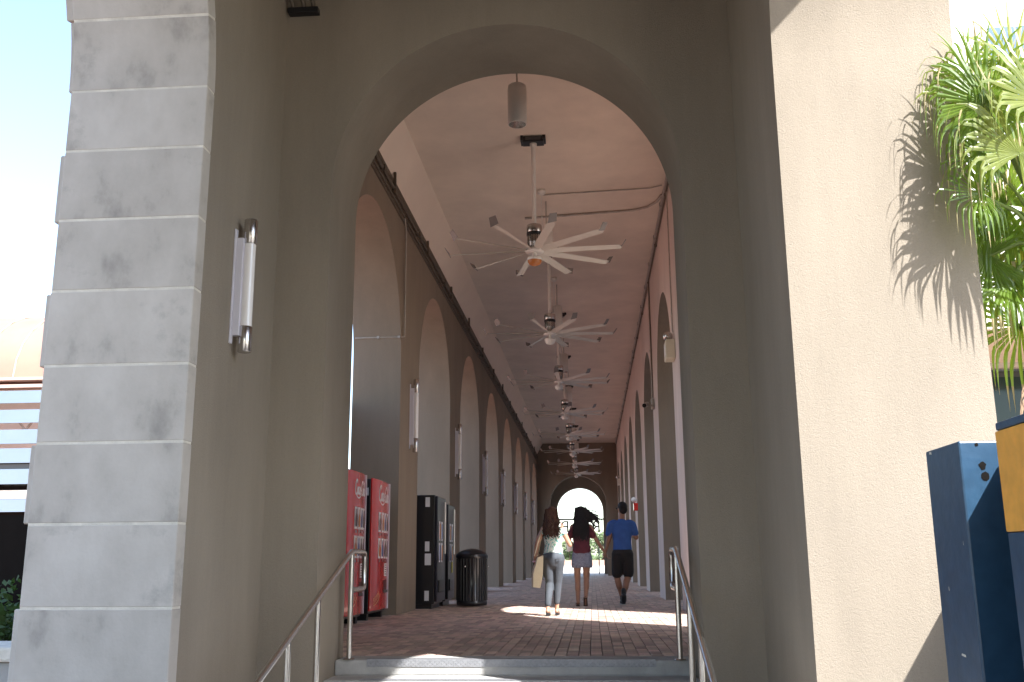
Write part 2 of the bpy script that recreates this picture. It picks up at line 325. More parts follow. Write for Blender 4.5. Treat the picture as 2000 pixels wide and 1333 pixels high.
def arch_wall(axis, p0, p1, u0, u1, z0, z1, arches, seg=36, face0=0):
    """wall slab, thickness p0..p1 along `axis`, arches = (centre, half width, springing)"""
    b = MB()
    def P(p, u, z): return (p, u, z) if axis == 'x' else (u, p, z)
    arches = sorted(arches); cur = u0
    def quad(ua, ub, za, zb, zc, zd):
        for p in (p0, p1): b.add([P(p, ua, za), P(p, ub, zb), P(p, ub, zc), P(p, ua, zd)], [(0, 1, 2, 3)], face0 if p == p0 else 0)
    for c, w_, zs in arches:
        quad(cur, c - w_, z0, z0, z1, z1)
        for sx in (-1, 1): b.add([P(p0, c + sx * w_, z0), P(p1, c + sx * w_, z0), P(p1, c + sx * w_, zs), P(p0, c + sx * w_, zs)], [(0, 1, 2, 3)])
        pr = [(c - w_ * math.cos(math.pi * k / seg), zs + w_ * math.sin(math.pi * k / seg)) for k in range(seg + 1)]
        vs = []; fs = []
        for k, (u, z) in enumerate(pr):
            vs += [P(p0, u, z), P(p1, u, z)]
            if k < seg: fs.append((2 * k, 2 * k + 1, 2 * k + 3, 2 * k + 2)); quad(u, pr[k + 1][0], z, pr[k + 1][1], z1, z1)
        b.add(vs, fs, 0, True); cur = c + w_
    quad(cur, u1, z0, z0, z1, z1)
    for u in (u0, u1): b.add([P(p0, u, z0), P(p1, u, z0), P(p1, u, z1), P(p0, u, z1)], [(0, 1, 2, 3)])
    b.add([P(p0, u0, z1), P(p1, u0, z1), P(p1, u1, z1), P(p0, u1, z1)], [(0, 1, 2, 3)])
    b.add([P(p0, u0, z0), P(p1, u0, z0), P(p1, u1, z0), P(p0, u1, z0)], [(0, 1, 2, 3)])
    return b

def foliage(name, m, c, rad, n, size, parent=None, seed=1, clumps=9, flat=0.0):
    rd = random.Random(seed); b = MB(); cl = []
    for i in range(clumps):
        d = Vector((rd.gauss(0, 1), rd.gauss(0, 1), rd.gauss(0, 0.8))).normalized() * rd.uniform(0.25, 0.8)
        cl.append((Vector((c[0] + d.x * rad[0], c[1] + d.y * rad[1], c[2] + d.z * rad[2])), rd.uniform(0.35, 0.6)))
    for i in range(n):
        q, k = cl[rd.randrange(clumps)]
        d = Vector((rd.gauss(0, 1), rd.gauss(0, 1), rd.gauss(0, 1))).normalized() * (rd.random() ** 0.4)
        p = q + Vector((d.x * rad[0] * k, d.y * rad[1] * k, d.z * rad[2] * k))
        a = Vector((rd.gauss(0, 1), rd.gauss(0, 1), rd.gauss(0, 1))).normalized(); e = a.orthogonal().normalized()
        s1 = size * rd.uniform(0.6, 1.3); s2 = s1 * 0.5
        b.add([p - a * s1, p - e * s2, p + a * s1, p + e * s2], [(0, 1, 2, 3)])
    return b.build(name, m, parent)

# ================================================================== SETTING
def gz(y): return -0.75 if y < 12 else (-0.03 if y > 66 else -0.75 + 0.72 * (y - 12) / 54)
b = MB(); ys = [-60, -20, 0, 12, 25, 40, 55, 66, 80, 150, 400, 1500]; xs = [-1500, -300, -60, -15, 0, 15, 60, 300, 1500]
vs = [(x, y, gz(y)) for y in ys for x in xs]; nx = len(xs)
b.add(vs, [(j * nx + i, j * nx + i + 1, (j + 1) * nx + i + 1, (j + 1) * nx + i) for j in range(len(ys) - 1) for i in range(nx - 1)])
tag(b.build('ground', M['ground']), kind='structure')

b = MB(); b.box((2.49, 7.3, -0.745), (12, 12.7, -0.735)); tag(b.build('bounce_terrace', M['bounce_terr']), kind='structure')  # added pale sheet, bounces sun up onto the corridor ceiling
b = MB()
for y0, y1 in ((2, 12), (12, 66), (66, 90)):
    b.add([(-40, y0, gz(y0) + .008), (-3.95, y0, gz(y0) + .008), (-3.95, y1, gz(y1) + .008), (-40, y1, gz(y1) + .008)], [(0, 1, 2, 3)])
tag(b.build('plaza', M['plaza']), kind='structure')
# ------------------------------------------------------------------ arcade building
XL, XR = -3.07, 1.50            # corridor wall faces
XLo, XRo = -3.87, 2.30
A0, BAY, HW, ZS = 13.55, 5.686, 2.0, 4.03
bld = empty('arcade_building', (0, 0, 0), 0, 'long tan stucco arcade with arched porch, open arches both sides and a flat ceiling', 'building')
def part(name, mb, m, label=None):
    o = mb.build(name, m, bld)
    if label: o['label'] = label
    return o
ar = [(A0 + k * BAY, HW, ZS) for k in range(8)]
part('corridor_wall', arch_wall('x', XLo, XL, 8.78, 56.2, -0.75, 8.0, ar), M['inner'], 'corridor wall with sconces on its piers')
part('corridor_wall', arch_wall('x', XR, XRo, 8.78, 56.2, -0.75, 8.0, ar, face0=1), [M['inner'], M['pale']], 'pale corridor wall with cameras and alarm lights')
part('arch_wall', arch_wall('y', 7.87, 8.78, -3.87, 2.30, -0.75, 8.0, [(-0.685, 1.515, 3.98)], 64), M['stucco'])
part('arch_wall', arch_wall('y', 56.2, 57.1, -3.87, 2.30, -0.75, 8.0, [(-0.76, 1.60, 3.98)], 48), M['inner'])
part('arch_wall', arch_wall('y', 64.4, 65.2, -3.87, 2.30, -0.2, 8.0, [(-0.76, 1.50, 3.98)], 48), M['stucco'])
for x0, x1 in ((-3.6, -2.66), (1.30, 2.2)):
    part('porch_side_wall', arch_wall('x', x0, x1, 57.1, 64.4, -0.75, 8.0, [(60.7, 2.0, 4.0)]), M['stucco'])
# near porch: left wall keeps a stone lined arch, right wall is plain stucco
part('porch_side_wall', arch_wall('x', -3.56, -2.66, -0.9, 7.87, -0.75, 8.0, [(3.95, 2.34, 4.1)], 48), M['stucco'], 'side wall of the porch with its arch lined in stone')
part('porch_side_wall', arch_wall('x', 1.295, 2.485, -0.9, 7.87, -0.75, 8.0, [(3.95, 2.2, 4.15)], 64), M['stucco'], 'side wall of the porch with a plain sunlit arch jamb')
part('arch_wall', arch_wall('y', -1.7, -0.9, -3.56, 2.485, -0.75, 8.0, [(-0.685, 1.515, 2.5)], 48), M['stucco'])  # invented unseen front wall, its arch kept low to dim the upper walls
b = MB(); b.box((-3.9, -1.75, 8.0), (2.6, 65.4, 8.7)); part('roof', b, M['stucco'])
b = MB(); b.box((-2.66, -0.9, 7.46), (1.295, 7.87, 7.6)); part('porch_ceiling', b, M['stucco'])
b = MB(); b.box((-2.73, 8.78, 7.43), (XR, 56.2, 7.6)); part('ceiling', b, M['ceil'])
b = MB(); b.box((-2.66, 57.1, 7.46), (1.30, 64.4, 7.6)); part('porch_ceiling', b, M['ceil'])
b = MB(); b.add([(XL, 8.78, 6.79), (XL, 56.2, 6.79), (-2.73, 56.2, 7.43), (-2.73, 8.78, 7.43), (XL, 8.78, 7.6), (XL, 56.2, 7.6)], [(0, 1, 2, 3), (0, 3, 4), (1, 5, 2), (4, 3, 2, 5)])
part('cove', b, M['cove'], 'sloping pale strip where the wall meets the ceiling')
b = MB(); b.box((XL + 0.001, 8.8, 6.70), (XL + 0.05, 56.2, 6.78)); b.box((XL + 0.001, 8.8, 6.42), (XL + 0.03, 56.2, 6.46)); part('moulding', b, M['conduit_dark'])
# little brackets standing on the moulding
b = MB()
for k in range(14):
    y = 11.2 + k * 3.2
    b.box((XL + 0.05, y, 6.52), (XL + 0.09, y + 0.05, 6.88 if k % 3 == 1 else 6.80))
part('bracket', b, M['conduit_dark'])['kind'] = 'stuff'
# plinth and floor
b = MB(); b.box((-3.869, 8.56, -0.9), (2.299, 65.2, -0.062)); part('plinth', b, M['joint'])
for k in range(1, 6):
    b = MB(); y = 8.5 - 0.36 * k; z = -0.125 * k
    b.bbox((-2.199, y, z - 0.3), (0.829, y + 0.41, z), 0.015); part('step', b, M['conc'])
    b = MB(); b.box((-1.9, y + 0.005, z + 0.001), (0.5, y + 0.10, z + 0.005))
    part('step_nosing', b, M['plate'])
b = MB(); b.bbox((-2.199, 8.5, -0.13), (0.829, 8.86, 0.0), 0.018); part('top_step', b, M['conc'])
# checker plate nosing on the top step
b = MB(); b.box((-1.92, 8.492, -0.055), (0.5, 8.4985, 0.006)); b.box((-1.92, 8.4985, 0.001), (0.5, 8.60, 0.006))
for i in range(120):
    for j in range(3):
        x = -1.91 + i * 0.02; z0 = -0.047 + j * 0.017; s = 1 if (i + j) % 2 else -1
        b.add([(x, 8.4915, z0), (x + 0.013, 8.4915, z0 + 0.008 * s), (x + 0.013, 8.4895, z0 + 0.004 + 0.008 * s), (x, 8.4895, z0 + 0.004)], [(0, 1, 2, 3)])
    for j in range(5):
        x = -1.91 + i * 0.02; y0 = 8.50 + j * 0.019; s = 1 if (i + j) % 2 else -1
        b.add([(x, y0, 0.0063), (x + 0.013, y0 + 0.008 * s, 0.009), (x + 0.013, y0 + 0.005 + 0.008 * s, 0.009), (x, y0 + 0.005, 0.0063)], [(0, 1, 2, 3)])
part('step_nosing', b, M['plate'])

# brick pavers: nearest ones single, the rest one field
fl = empty('brick_floor', (0, 0, 0)); fl['kind'] = 'structure'
bw, bl = 0.105, 0.21
def brick_mesh(w_, l_, name='brick'):
    q = MB(); x0, x1, y0, y1 = -w_ / 2 + 0.0035, w_ / 2 - 0.0035, -l_ / 2 + 0.0035, l_ / 2 - 0.0035; c = 0.004
    q.add([(x0, y0, -0.06), (x1, y0, -0.06), (x1, y1, -0.06), (x0, y1, -0.06), (x0, y0, -c), (x1, y0, -c), (x1, y1, -c), (x0, y1, -c),
           (x0 + c, y0 + c, 0), (x1 - c, y0 + c, 0), (x1 - c, y1 - c, 0), (x0 + c, y1 - c, 0)],
          [(0, 1, 5, 4), (1, 2, 6, 5), (2, 3, 7, 6), (3, 0, 4, 7), (4, 5, 9, 8), (5, 6, 10, 9), (6, 7, 11, 10), (7, 4, 8, 11), (8, 9, 10, 11)])
    return q
bmA = brick_mesh(bw, bl); meA = bmA.mesh('brick'); meA.materials.append(M['brick'])
meB = brick_mesh(bl, bw).mesh('brick'); meB.materials.append(M['brick'])
def bricks(xa, xb, ya, yb):
    out = []
    n = int((xb - xa) / bw) + 1
    for i in range(n):
        x = xa + bw * (i + 0.5)
        yy = ya + (0 if i % 2 else -bl / 2)
        while yy < yb:
            out.append((x, yy + bl / 2, 0)); yy += bl
    return out
allb = bricks(-2.2, 0.85, 8.87, 9.9)
allb = [q for q in allb if q[1] > 8.87 + 0.1]
singles = allb[:0]; field = []
full = bricks(XLo + 0.05, XRo - 0.05, 8.87, 56.2)
full = [q for q in full if not (q[1] - bl / 2 < 8.87 - 1e-6)]
full += [(x, 8.87 + bl / 4, 2) for x in sorted(set(q[0] for q in full)) if abs(((x - (XLo + 0.05)) / bw - 0.5) % 2) < 0.1]
full.sort(key=lambda q: q[1])
nsing = 0; fb = MB()
for x, y, k in full:
    dz = random.uniform(-0.0015, 0.0015)
    inview = -2.25 < x < 0.9
    if inview and nsing < 298 and k == 0:
        o = bpy.data.objects.new('brick', meA); C.objects.link(o); o.parent = fl; o.location = (x, y, dz); nsing += 1
    else:
        l2 = bl if k == 0 else bl / 2
        x0, x1, y0, y1 = x - bw / 2 + .0035, x + bw / 2 - .0035, y - l2 / 2 + .0035, y + l2 / 2 - .0035
        fb.add([(x0, y0, -0.06), (x1, y0, -0.06), (x1, y1, -0.06), (x0, y1, -0.06), (x0, y0, dz), (x1, y0, dz), (x1, y1, dz), (x0, y1, dz)],
               [(0, 1, 5, 4), (1, 2, 6, 5), (2, 3, 7, 6), (3, 0, 4, 7), (4, 5, 6, 7)])
y = 56.3
while y < 65.2:
    x = -3.5
    while x < 2.2: fb.add([(x, y, -0.02), (x + .29, y, -0.02), (x + .29, y + .29, -0.02), (x, y + .29, -0.02)], [(0, 1, 2, 3)]); x += 0.3
    y += 0.3
o = fb.build('brick_field', M['brick_i'], fl); o['kind'] = 'stuff'

# ------------------------------------------------------------------ stone lining of the left porch arch
st = bld
b = MB()
yc, rr, zc = 3.95, 2.2, 4.1
def vous(b, a0, a1, ra, rb, x0, x1, n=4):
    pts = []
    for k in range(n + 1):
        a = a0 + (a1 - a0) * k / n; pts.append((yc + ra * math.cos(a), zc + ra * math.sin(a), yc + rb * math.cos(a), zc + rb * math.sin(a)))
    vs = []; fs = []
    for p in pts: vs += [(x0, p[0], p[1]), (x1, p[0], p[1]), (x1, p[2], p[3]), (x0, p[2], p[3])]
    for k in range(n):
        q = 4 * k
        for j in range(4): fs.append((q + j, q + (j + 1) % 4, q + 4 + (j + 1) % 4, q + 4 + j))
    fs += [(0, 3, 2, 1), (4 * n, 4 * n + 1, 4 * n + 2, 4 * n + 3)]
    b.add(vs, fs, 0, False)
joints = [-0.75, -0.51, 0.01, 0.53, 1.055, 1.58, 2.10, 2.62, 3.13, 3.645, 4.1 + 0.06]
g = 0.006
def bevelled(mb, r=0.006):
    bm = bmesh.new(); vv = [bm.verts.new(v) for v in mb.v]
    for f in mb.f:
        try: bm.faces.new([vv[i] for i in f])
        except ValueError: pass
    bmesh.ops.recalc_face_normals(bm, faces=bm.faces[:])
    ed = [e for e in bm.edges if len(e.link_faces) == 2 and e.calc_face_angle(0) > 0.5]
    bmesh.ops.bevel(bm, geom=ed, offset=r, segments=1, affect='EDGES')
    me = bpy.data.meshes.new('stone_block'); bm.to_mesh(me); bm.free(); return me
for side in (1, -1):
    for k in range(len(joints) - 2):
        z0, z1 = joints[k] + g, joints[k + 1] - g
        q = MB(); ya, yb = yc + side * 2.2, yc + side * (2.335)
        q.box((-3.645 + random.uniform(-.004, .004), min(ya, yb), z0), (-2.638, max(ya, yb), z1))
        link('stone_block', bevelled(q), M['stone'], bld)
        if k % 2 == 0 and side == 1:      # quoin standing proud on the outer face
            q = MB(); q.box((-3.705, 6.20, z0), (-3.562, 7.1, z1)); link('quoin', bevelled(q, 0.008), M['stone'], bld)
        elif side == 1:
            q = MB(); q.box((-3.672, 6.22, z0), (-3.562, 6.7, z1)); link('quoin', bevelled(q, 0.008), M['stone'], bld)
na = 13; a_start = 0.0
for k in range(na):
    a0 = math.pi * k / na + 0.003; a1 = math.pi * (k + 1) / na - 0.003
    if k == 0: a0 = -0.20
    if k == na - 1: a1 = math.pi + 0.20
    q = MB(); vous(q, a0, a1, 2.2, 2.335, -3.645, -2.638, 5)
    if k in (0, na - 1):
        q = MB(); vous(q, 0.003 if k == 0 else math.pi - math.pi / na + 0.003, math.pi / na - 0.003 if k == 0 else math.pi - 0.003, 2.2, 2.335, -3.645, -2.638, 5)
    link('stone_block', bevelled(q), M['stone'], bld)
    q = MB(); vous(q, math.pi * k / na + .003, math.pi * (k + 1) / na - .003, 2.21, 2.75 if k % 2 else 2.6, -3.70 if k % 2 else -3.67, -3.562, 4)
    link('quoin', bevelled(q), M['stone'], bld)
for side in (1, -1):
    q = MB(); ya, yb = yc + side * 2.2, yc + side * 2.335
    q.box((-3.645, min(ya, yb), 3.645 + g), (-2.638, max(ya, yb), 4.097)); link('stone_block', bevelled(q), M['stone'], bld)
q = arch_wall('x', -3.635, -2.65, 1.6, 6.3, -0.75, 6.52, [(3.95, 2.206, 4.1)], 48)
# mortar bed just behind the stone faces
q2 = MB()
for s_ in (1, -1):
    a, c_ = yc + s_ * 2.203, yc + s_ * 2.33
    q2.box((-3.640, min(a, c_), -0.75), (-2.642, max(a, c_), 4.1))
vs = []; fs = []
for k in range(41):
    a = math.pi * k / 40; vs += [(-3.640, yc + 2.203 * math.cos(a), zc + 2.203 * math.sin(a)), (-2.642, yc + 2.203 * math.cos(a), zc + 2.203 * math.sin(a)),
                                (-2.642, yc + 2.33 * math.cos(a), zc + 2.33 * math.sin(a)), (-3.640, yc + 2.33 * math.cos(a), zc + 2.33 * math.sin(a))]
    if k < 40:
        z_ = 4 * k
        for j in range(4): fs.append((z_ + j, z_ + (j + 1) % 4, z_ + 4 + (j + 1) % 4, z_ + 4 + j))
q2.add(vs, fs)
part('mortar', q2, M['mortar'])

# ------------------------------------------------------------------ sconces
def sconce(loc, label, h=1.04):
    t = empty('wall_sconce', loc, 0, label, 'wall light', 'tubular wall sconces along the left wall')
    b = MB(); b.bbox((-0.099, -0.075, -h / 2 + 0.06), (-0.085, -0.03, h / 2 - 0.09), 0.003); b.bbox((-0.085, -0.065, -h / 2 + 0.12), (-0.03, -0.01, h / 2 - 0.16), 0.003)
    b.build('back_plate', M['vtrim'], t)
    for s in (-1, 1):
        b = MB(); zc_ = s * h * 0.405; hh = h * 0.095
        b.lathe([(0.0, -hh), (0.046, -hh), (0.05, -hh + 0.004), (0.05, hh - 0.004), (0.046, hh), (0.0, hh)], (0, 0, zc_), 28); b.build('end_cap', M['steel'], t)
    b = MB(); b.lathe([(0.045, -h * 0.31), (0.045, h * 0.31)], (0, 0, 0), 28); b.build('glass_tube', M['opal'], t)
    return t
sconce((-2.56, 6.95, 2.86), 'large tubular steel sconce on the porch wall beside the stone arch')
names = ['second tubular sconce, on the first corridor pier above the red machines', 'tubular sconce above the black vending machines and bin', 'tubular sconce on the third corridor pier from the entrance',
         'tubular sconce on the fourth corridor pier, left wall', 'tubular sconce on the fifth corridor pier, left wall', 'tubular sconce on the sixth corridor pier, left wall', 'farthest tubular sconce, last pier before the end wall']
for k in range(7): sconce((XL + 0.10, 16.45 + BAY * k, 3.26), names[k], 1.26)

# ------------------------------------------------------------------ fans
def make_fan():
    t = empty('ceiling_fan', (0, 0, 0), 0, 'x', 'ceiling fan', 'large ten bladed ceiling fans down the corridor')
    b = MB(); b.bbox((-0.17, -0.10, 1.80), (0.17, 0.10, 1.895), 0.008); b.box((-0.20, -0.12, 1.82), (-0.16, 0.12, 1.8995)); b.box((0.15, -0.12, 1.84), (0.20, 0.12, 1.8995)); b.build('mounting_box', M['black'], t)
    b = MB(); b.box((-0.12, -0.125, 1.825), (0.12, -0.102, 1.875)); b.build('face_plate', M['grey'], t)
    b = MB(); b.tube([(0, 0, 1.82), (0, 0, 0.42)], 0.035, 14); b.lathe([(0.0, 1.83), (0.06, 1.83), (0.055, 1.76), (0.036, 1.74)], (0, 0, 0), 20); b.build('down_rod', M['white'], t)
    b = MB(); b.lathe([(0.04, 0.44), (0.115, 0.42), (0.12, 0.40), (0.12, 0.31), (0.115, 0.30)], (0, 0, 0), 30); b.build('collar', M['steel'], t)
    b = MB(); b.lathe([(0.115, 0.30), (0.122, 0.295), (0.122, 0.25), (0.10, 0.245)], (0, 0, 0), 30); b.build('ring', M['black'], t)
    b = MB()
    for k in range(20):
        a = 2 * math.pi * k / 20; r0, r1 = 0.07, 0.112; ca, sa = math.cos(a), math.sin(a); cb, sb = -sa * 0.006, ca * 0.006
        pr = [(r1, 0.245), (r1, 0.14), (0.09, 0.07), (0.05, 0.045), (0.03, 0.245)]
        vs = [(r * ca + cb, r * sa + sb, z) for r, z in pr] + [(r * ca - cb, r * sa - sb, z) for r, z in pr]
        b.add(vs, [(0, 1, 2, 3, 4), (9, 8, 7, 6, 5)] + [(i, (i + 1) % 5, 5 + (i + 1) % 5, 5 + i) for i in range(5)])
    b.lathe([(0.09, 0.245), (0.09, 0.14), (0.07, 0.07), (0.0, 0.04)], (0, 0, 0), 24); b.build('motor', M['steel'], t)
    b = MB(); b.lathe([(0.0, 0.03), (0.14, 0.03), (0.145, 0.02), (0.145, -0.015), (0.135, -0.028), (0.0, -0.028)], (0, 0, 0), 32); b.build('hub', M['white'], t)
    b = MB(); b.lathe([(0.03, -0.028), (0.03, -0.10), (0.11, -0.115), (0.118, -0.14), (0.112, -0.155)], (0, 0, 0), 28); b.build('lens_rim', M['white'], t)
    b = MB(); b.lathe([(0.110, -0.150), (0.105, -0.185), (0.085, -0.215), (0.05, -0.235), (0.0, -0.242)], (0, 0, 0), 28); b.build('lens', M['amber'], t)
    bl_ = MB(); wl = MB()      # one blade along +x
    n = 8; tw = lambda u: R(-24 + 12 * u)
    prof = []
    for i in range(n + 1):
        u = i / n; x = 0.13 + u * 1.22; c = 0.062 if i > 0 else 0.04; ang = tw(u)
        for yy, zz in ((-1, 0), (0, 0.22), (1, 0), (0, 0.06)):
            Y, Z = yy * c, zz * c * 1.0; prof.append((x, Y * math.cos(ang) - Z * math.sin(ang), Y * math.sin(ang) + Z * math.cos(ang)))
    fs = []
    for i in range(n):
        for j in range(4): fs.append((4 * i + j, 4 * i + (j + 1) % 4, 4 * i + 4 + (j + 1) % 4, 4 * i + 4 + j))
    fs += [(0, 3, 2, 1), (4 * n, 4 * n + 1, 4 * n + 2, 4 * n + 3)]
    bl_.add(prof, fs); meb = bl_.mesh('blade'); meb.materials.append(M['blade'])
    wl.add([(1.345, -0.065, -0.02), (1.345, 0.065, 0.02), (1.42, 0.055, 0.12), (1.42, -0.05, 0.10), (1.352, -0.065, -0.02), (1.352, 0.065, 0.02), (1.427, 0.055, 0.12), (1.427, -0.05, 0.10)],
           [(0, 1, 2, 3), (7, 6, 5, 4), (0, 4, 5, 1), (1, 5, 6, 2), (2, 6, 7, 3), (3, 7, 4, 0)]); mew = wl.mesh('blade_tip'); mew.materials.append(M['tip'])
    for k in range(10):
        o = bpy.data.objects.new('blade', meb); C.objects.link(o); o.parent = t; o.rotation_euler = (0, 0, R(-4 + 36 * k))
        w_ = bpy.data.objects.new('blade_tip', mew); C.objects.link(w_); w_.parent = o
    return t
fan0 = make_fan()
lens2 = [c for c in fan0.children if c.name == 'lens'][0].data.copy(); lens2.materials.clear(); lens2.materials.append(M['white'])
fl_lab = ['nearest and largest ceiling fan with amber lens, just beyond the entrance arch', 'second ceiling fan from the entrance, below and behind the amber lensed one', 'third ceiling fan from the entrance',
          'fourth ceiling fan from the entrance', 'fifth ceiling fan from the entrance', 'third from last ceiling fan, before the dark end wall', 'second to last ceiling fan, before the dark end wall', 'farthest ceiling fan, just above the end arch']
for k in range(8):
    f = fan0 if k == 0 else copy_tree(fan0)
    f.location = (-0.79, 14.54 + BAY * k, 5.53); f.rotation_euler = (0, 0, R([0, 9, 21, 30, 5, 16, 26, 12][k])); f['label'] = fl_lab[k]
    if k:
        for c in f.children:
            if c.name.startswith('lens') and 'rim' not in c.name: c.data = lens2

# ------------------------------------------------------------------ pendant lights
def make_pendant():
    t = empty('pendant_light', (0, 0, 0), 0, 'x', 'pendant light', 'white cylinder pendants between the fans')
    b = MB(); b.lathe([(0.112, 0.0), (0.125, 0.004), (0.125, 0.50), (0.118, 0.505), (0.118, 0.54), (0.10, 0.555), (0.0, 0.56)], (0, 0, 0), 36); b.build('shade', M['white'], t)
    b = MB(); b.lathe([(0.112, 0.0), (0.085, 0.09), (0.055, 0.15), (0.0, 0.16)], (0, 0, 0), 20, sm=False); b.build('reflector', M['steel'], t)
    b = MB(); b.tube([(0, 0, 0.55), (0, 0, 1.10)], 0.011, 8); b.build('stem', M['conduit'], t)
    return t
p0 = make_pendant()
plab = ['nearest white cylinder pendant hanging at the crown of the entrance arch', 'white cylinder pendant behind the hub of the nearest fan', 'white cylinder pendant behind the second fan', 'white cylinder pendant behind the third fan',
        'white cylinder pendant behind the fourth fan', 'white cylinder pendant behind the fifth fan', 'white cylinder pendant behind the sixth fan', 'farthest white cylinder pendant near the end wall']
for k in range(8):
    p = p0 if k == 0 else copy_tree(p0); p.location = (-0.84 if k == 0 else -0.72, 11.7 + BAY * k, 6.33); p['label'] = plab[k]
# smoke detectors on thin drops
for k in range(3):
    t = empty('smoke_detector', (-0.77, 16.8 + BAY * k, 7.43), 0, ['white round detector beside the nearest fan rod', 'white round detector past the second fan rod', 'white round detector past the third fan rod'][k], 'detector', 'round detectors under the ceiling')
    b = MB(); b.lathe([(0.0, 0), (0.075, 0), (0.08, -0.05), (0.05, -0.085), (0.0, -0.09)], (0, 0, 0), 20); b.build('body', M['white'], t)
    b = MB(); b.tube([(0.0, 0, -0.09), (0.0, 0, -0.95)], 0.008, 6); b.build('drop_rod', M['white'], t)

# ------------------------------------------------------------------ conduits
def conduit(pts, r, m, label, clips=()):
    t = empty('conduit', pts[0], 0, label, 'conduit')
    o0 = Vector(pts[0]); b = MB(); b.tube([Vector(p) - o0 for p in pts], r, 8); b.build('pipe', m, t)
    if clips:
        for c in clips:
            b = MB(); c = Vector(c) - o0; b.bbox(c - Vector((r * 1.5, 0.03, r * 1.5)), c + Vector((r * 1.5, 0.03, r * 1.5)), 0.004); b.build('clip', m, t)
def arc(c, r, a0, a1, n, f): return [f(c, r, R(a0 + (a1 - a0) * k / n)) for k in range(n + 1)]
conduit([(1.455, 8.8, 7.36), (1.455, 56.1, 7.36)], 0.028, M['conduit'], 'long pipe running under the right edge of the ceiling', [(1.455, 10 + 1.9 * k, 7.36) for k in range(24)])
conduit([(1.47, 8.8, 7.25), (1.47, 56.1, 7.25)], 0.018, M['conduit_dark'], 'thin dark pipe just below the ceiling pipe on the right', [(1.47, 11 + 2.9 * k, 7.25) for k in range(15)])
conduit([(-1.17, 18.2, 7.40), (0.95, 17.95, 7.40), (1.20, 17.8, 7.40), (1.36, 17.5, 7.39), (1.43, 17.1, 7.37)], 0.022, M['conduit'], 'pipe bending across the ceiling behind the nearest fan')
conduit([(-0.76, 17.0, 7.41), (1.2, 16.85, 7.41), (1.40, 16.7, 7.40)], 0.012, M['conduit'], 'thin conduit crossing the ceiling to the round detector')
conduit([(1.47, 16.6, 7.25), (1.47, 16.6, 4.65)], 0.012, M['conduit'], 'thin vertical conduit dropping to the emergency light')
conduit([(1.47, 22.55, 7.25), (1.47, 22.55, 4.45)], 0.018, M['conduit'], 'vertical conduit dropping to the wall camera', [(1.47, 22.55, 5.6)])
conduit([(1.47, 22.35, 7.25), (1.47, 22.35, 4.45)], 0.014, M['conduit_dark'], 'dark cable running down beside the camera conduit')
conduit([(-3.02, 8.8, 6.62), (-3.02, 56.1, 6.62)], 0.030, M['conduit_dark'], 'upper dark pipe along the top of the left wall', [(-3.02, 10.5 + 3.1 * k, 6.62) for k in range(14)])
conduit([(-3.03, 8.8, 6.50), (-3.03, 56.1, 6.50)], 0.020, M['conduit_dark'], 'lower dark pipe along the top of the left wall', [(-3.03, 12 + 3.7 * k, 6.50) for k in range(12)])
conduit([(-3.84, 15.51, 4.43), (-3.10, 15.51, 4.43), (-3.03, 15.60, 4.46), (-3.03, 15.60, 4.7), (-3.03, 15.6, 6.3), (-3.03, 15.45, 6.48)], 0.014, M['conduit'],
        'pale pipe crossing the arch jamb above the red machines and rising to the cornice', [(-3.45, 15.51, 4.43), (-3.10, 15.51, 4.43)])
t = empty('cable_ladder', (-2.50, 7.70, 5.7), 0, 'dark cable run ending in a bracket high in the porch corner', 'cable tray')
for dx, dy in ((-0.10, 0.0), (0.0, 0.02), (0.09, 0.0)):
    b = MB(); b.tube([(dx, 0.10 - 0.6, 0.35), (dx, 0.10, 0.06), (dx, 0.12, 0.0)], 0.02, 8); b.build('cable', M['conduit_dark'], t)
b = MB(); b.bbox((-0.14, 0.08, -0.03), (0.14, 0.165, 0.02), 0.005); b.build('bracket', M['black'], t)

# ------------------------------------------------------------------ fittings on the right wall
t = empty('emergency_light', (1.498, 16.75, 4.38), 0, 'beige emergency light box with a round lamp head on the near right pier', 'emergency light')
b = MB(); b.bbox((-0.16, -0.22, -0.19), (0, 0.20, 0.14), 0.015); b.build('housing', mat('beige_plastic', (0.66, 0.60, 0.46), 0.45), t)
b = MB(); b.bbox((-0.165, -0.16, -0.12), (-0.158, 0.12, 0.08), 0.003); b.build('cover', M['white'], t)
b = MB(); b.sphere((-0.10, 0.0, 0.235), 0.085, 12); b.build('lamp_head', M['steel'], t)
t = empty('wall_camera', (1.498, 22.45, 4.32), 0, 'grey bullet camera on a bracket on the second right pier', 'security camera')
b = MB(); b.bbox((-0.07, -0.09, -0.12), (0, 0.09, 0.12), 0.01); b.build('bracket', M['conduit'], t)
b = MB(); b.tube([(-0.03, 0, -0.02), (-0.16, -0.05, -0.04), (-0.20, -0.10, -0.02)], 0.022, 8); b.build('arm', M['conduit'], t)
b = MB(); b.tube([(-0.16, -0.02, -0.0), (-0.24, -0.28, -0.07)], 0.055, 16); b.build('camera_body', M['conduit'], t)
b = MB(); b.tube([(-0.241, -0.284, -0.071), (-0.247, -0.30, -0.076)], 0.048, 16); b.build('lens', M['glassy'], t)
t = empty('fire_alarm', (1.498, 32.3, 2.55), 0, 'red fire alarm horn with a clear strobe on the right wall beside the man', 'fire alarm')
b = MB(); b.bbox((-0.14, -0.13, -0.17), (0, 0.13, 0.08), 0.02); b.build('horn', M['red'], t)
b = MB(); b.sphere((-0.12, 0, 0.19), 0.09, 8); b.build('strobe', M['opal'], t)
t = empty('emergency_light', (1.498, 50.9, 4.9), 0, 'small distant round lamp high on the right wall near the far end', 'emergency light')
b = MB(); b.sphere((-0.12, 0, 0.12), 0.09, 8); b.build('lamp_head', M['steel'], t)
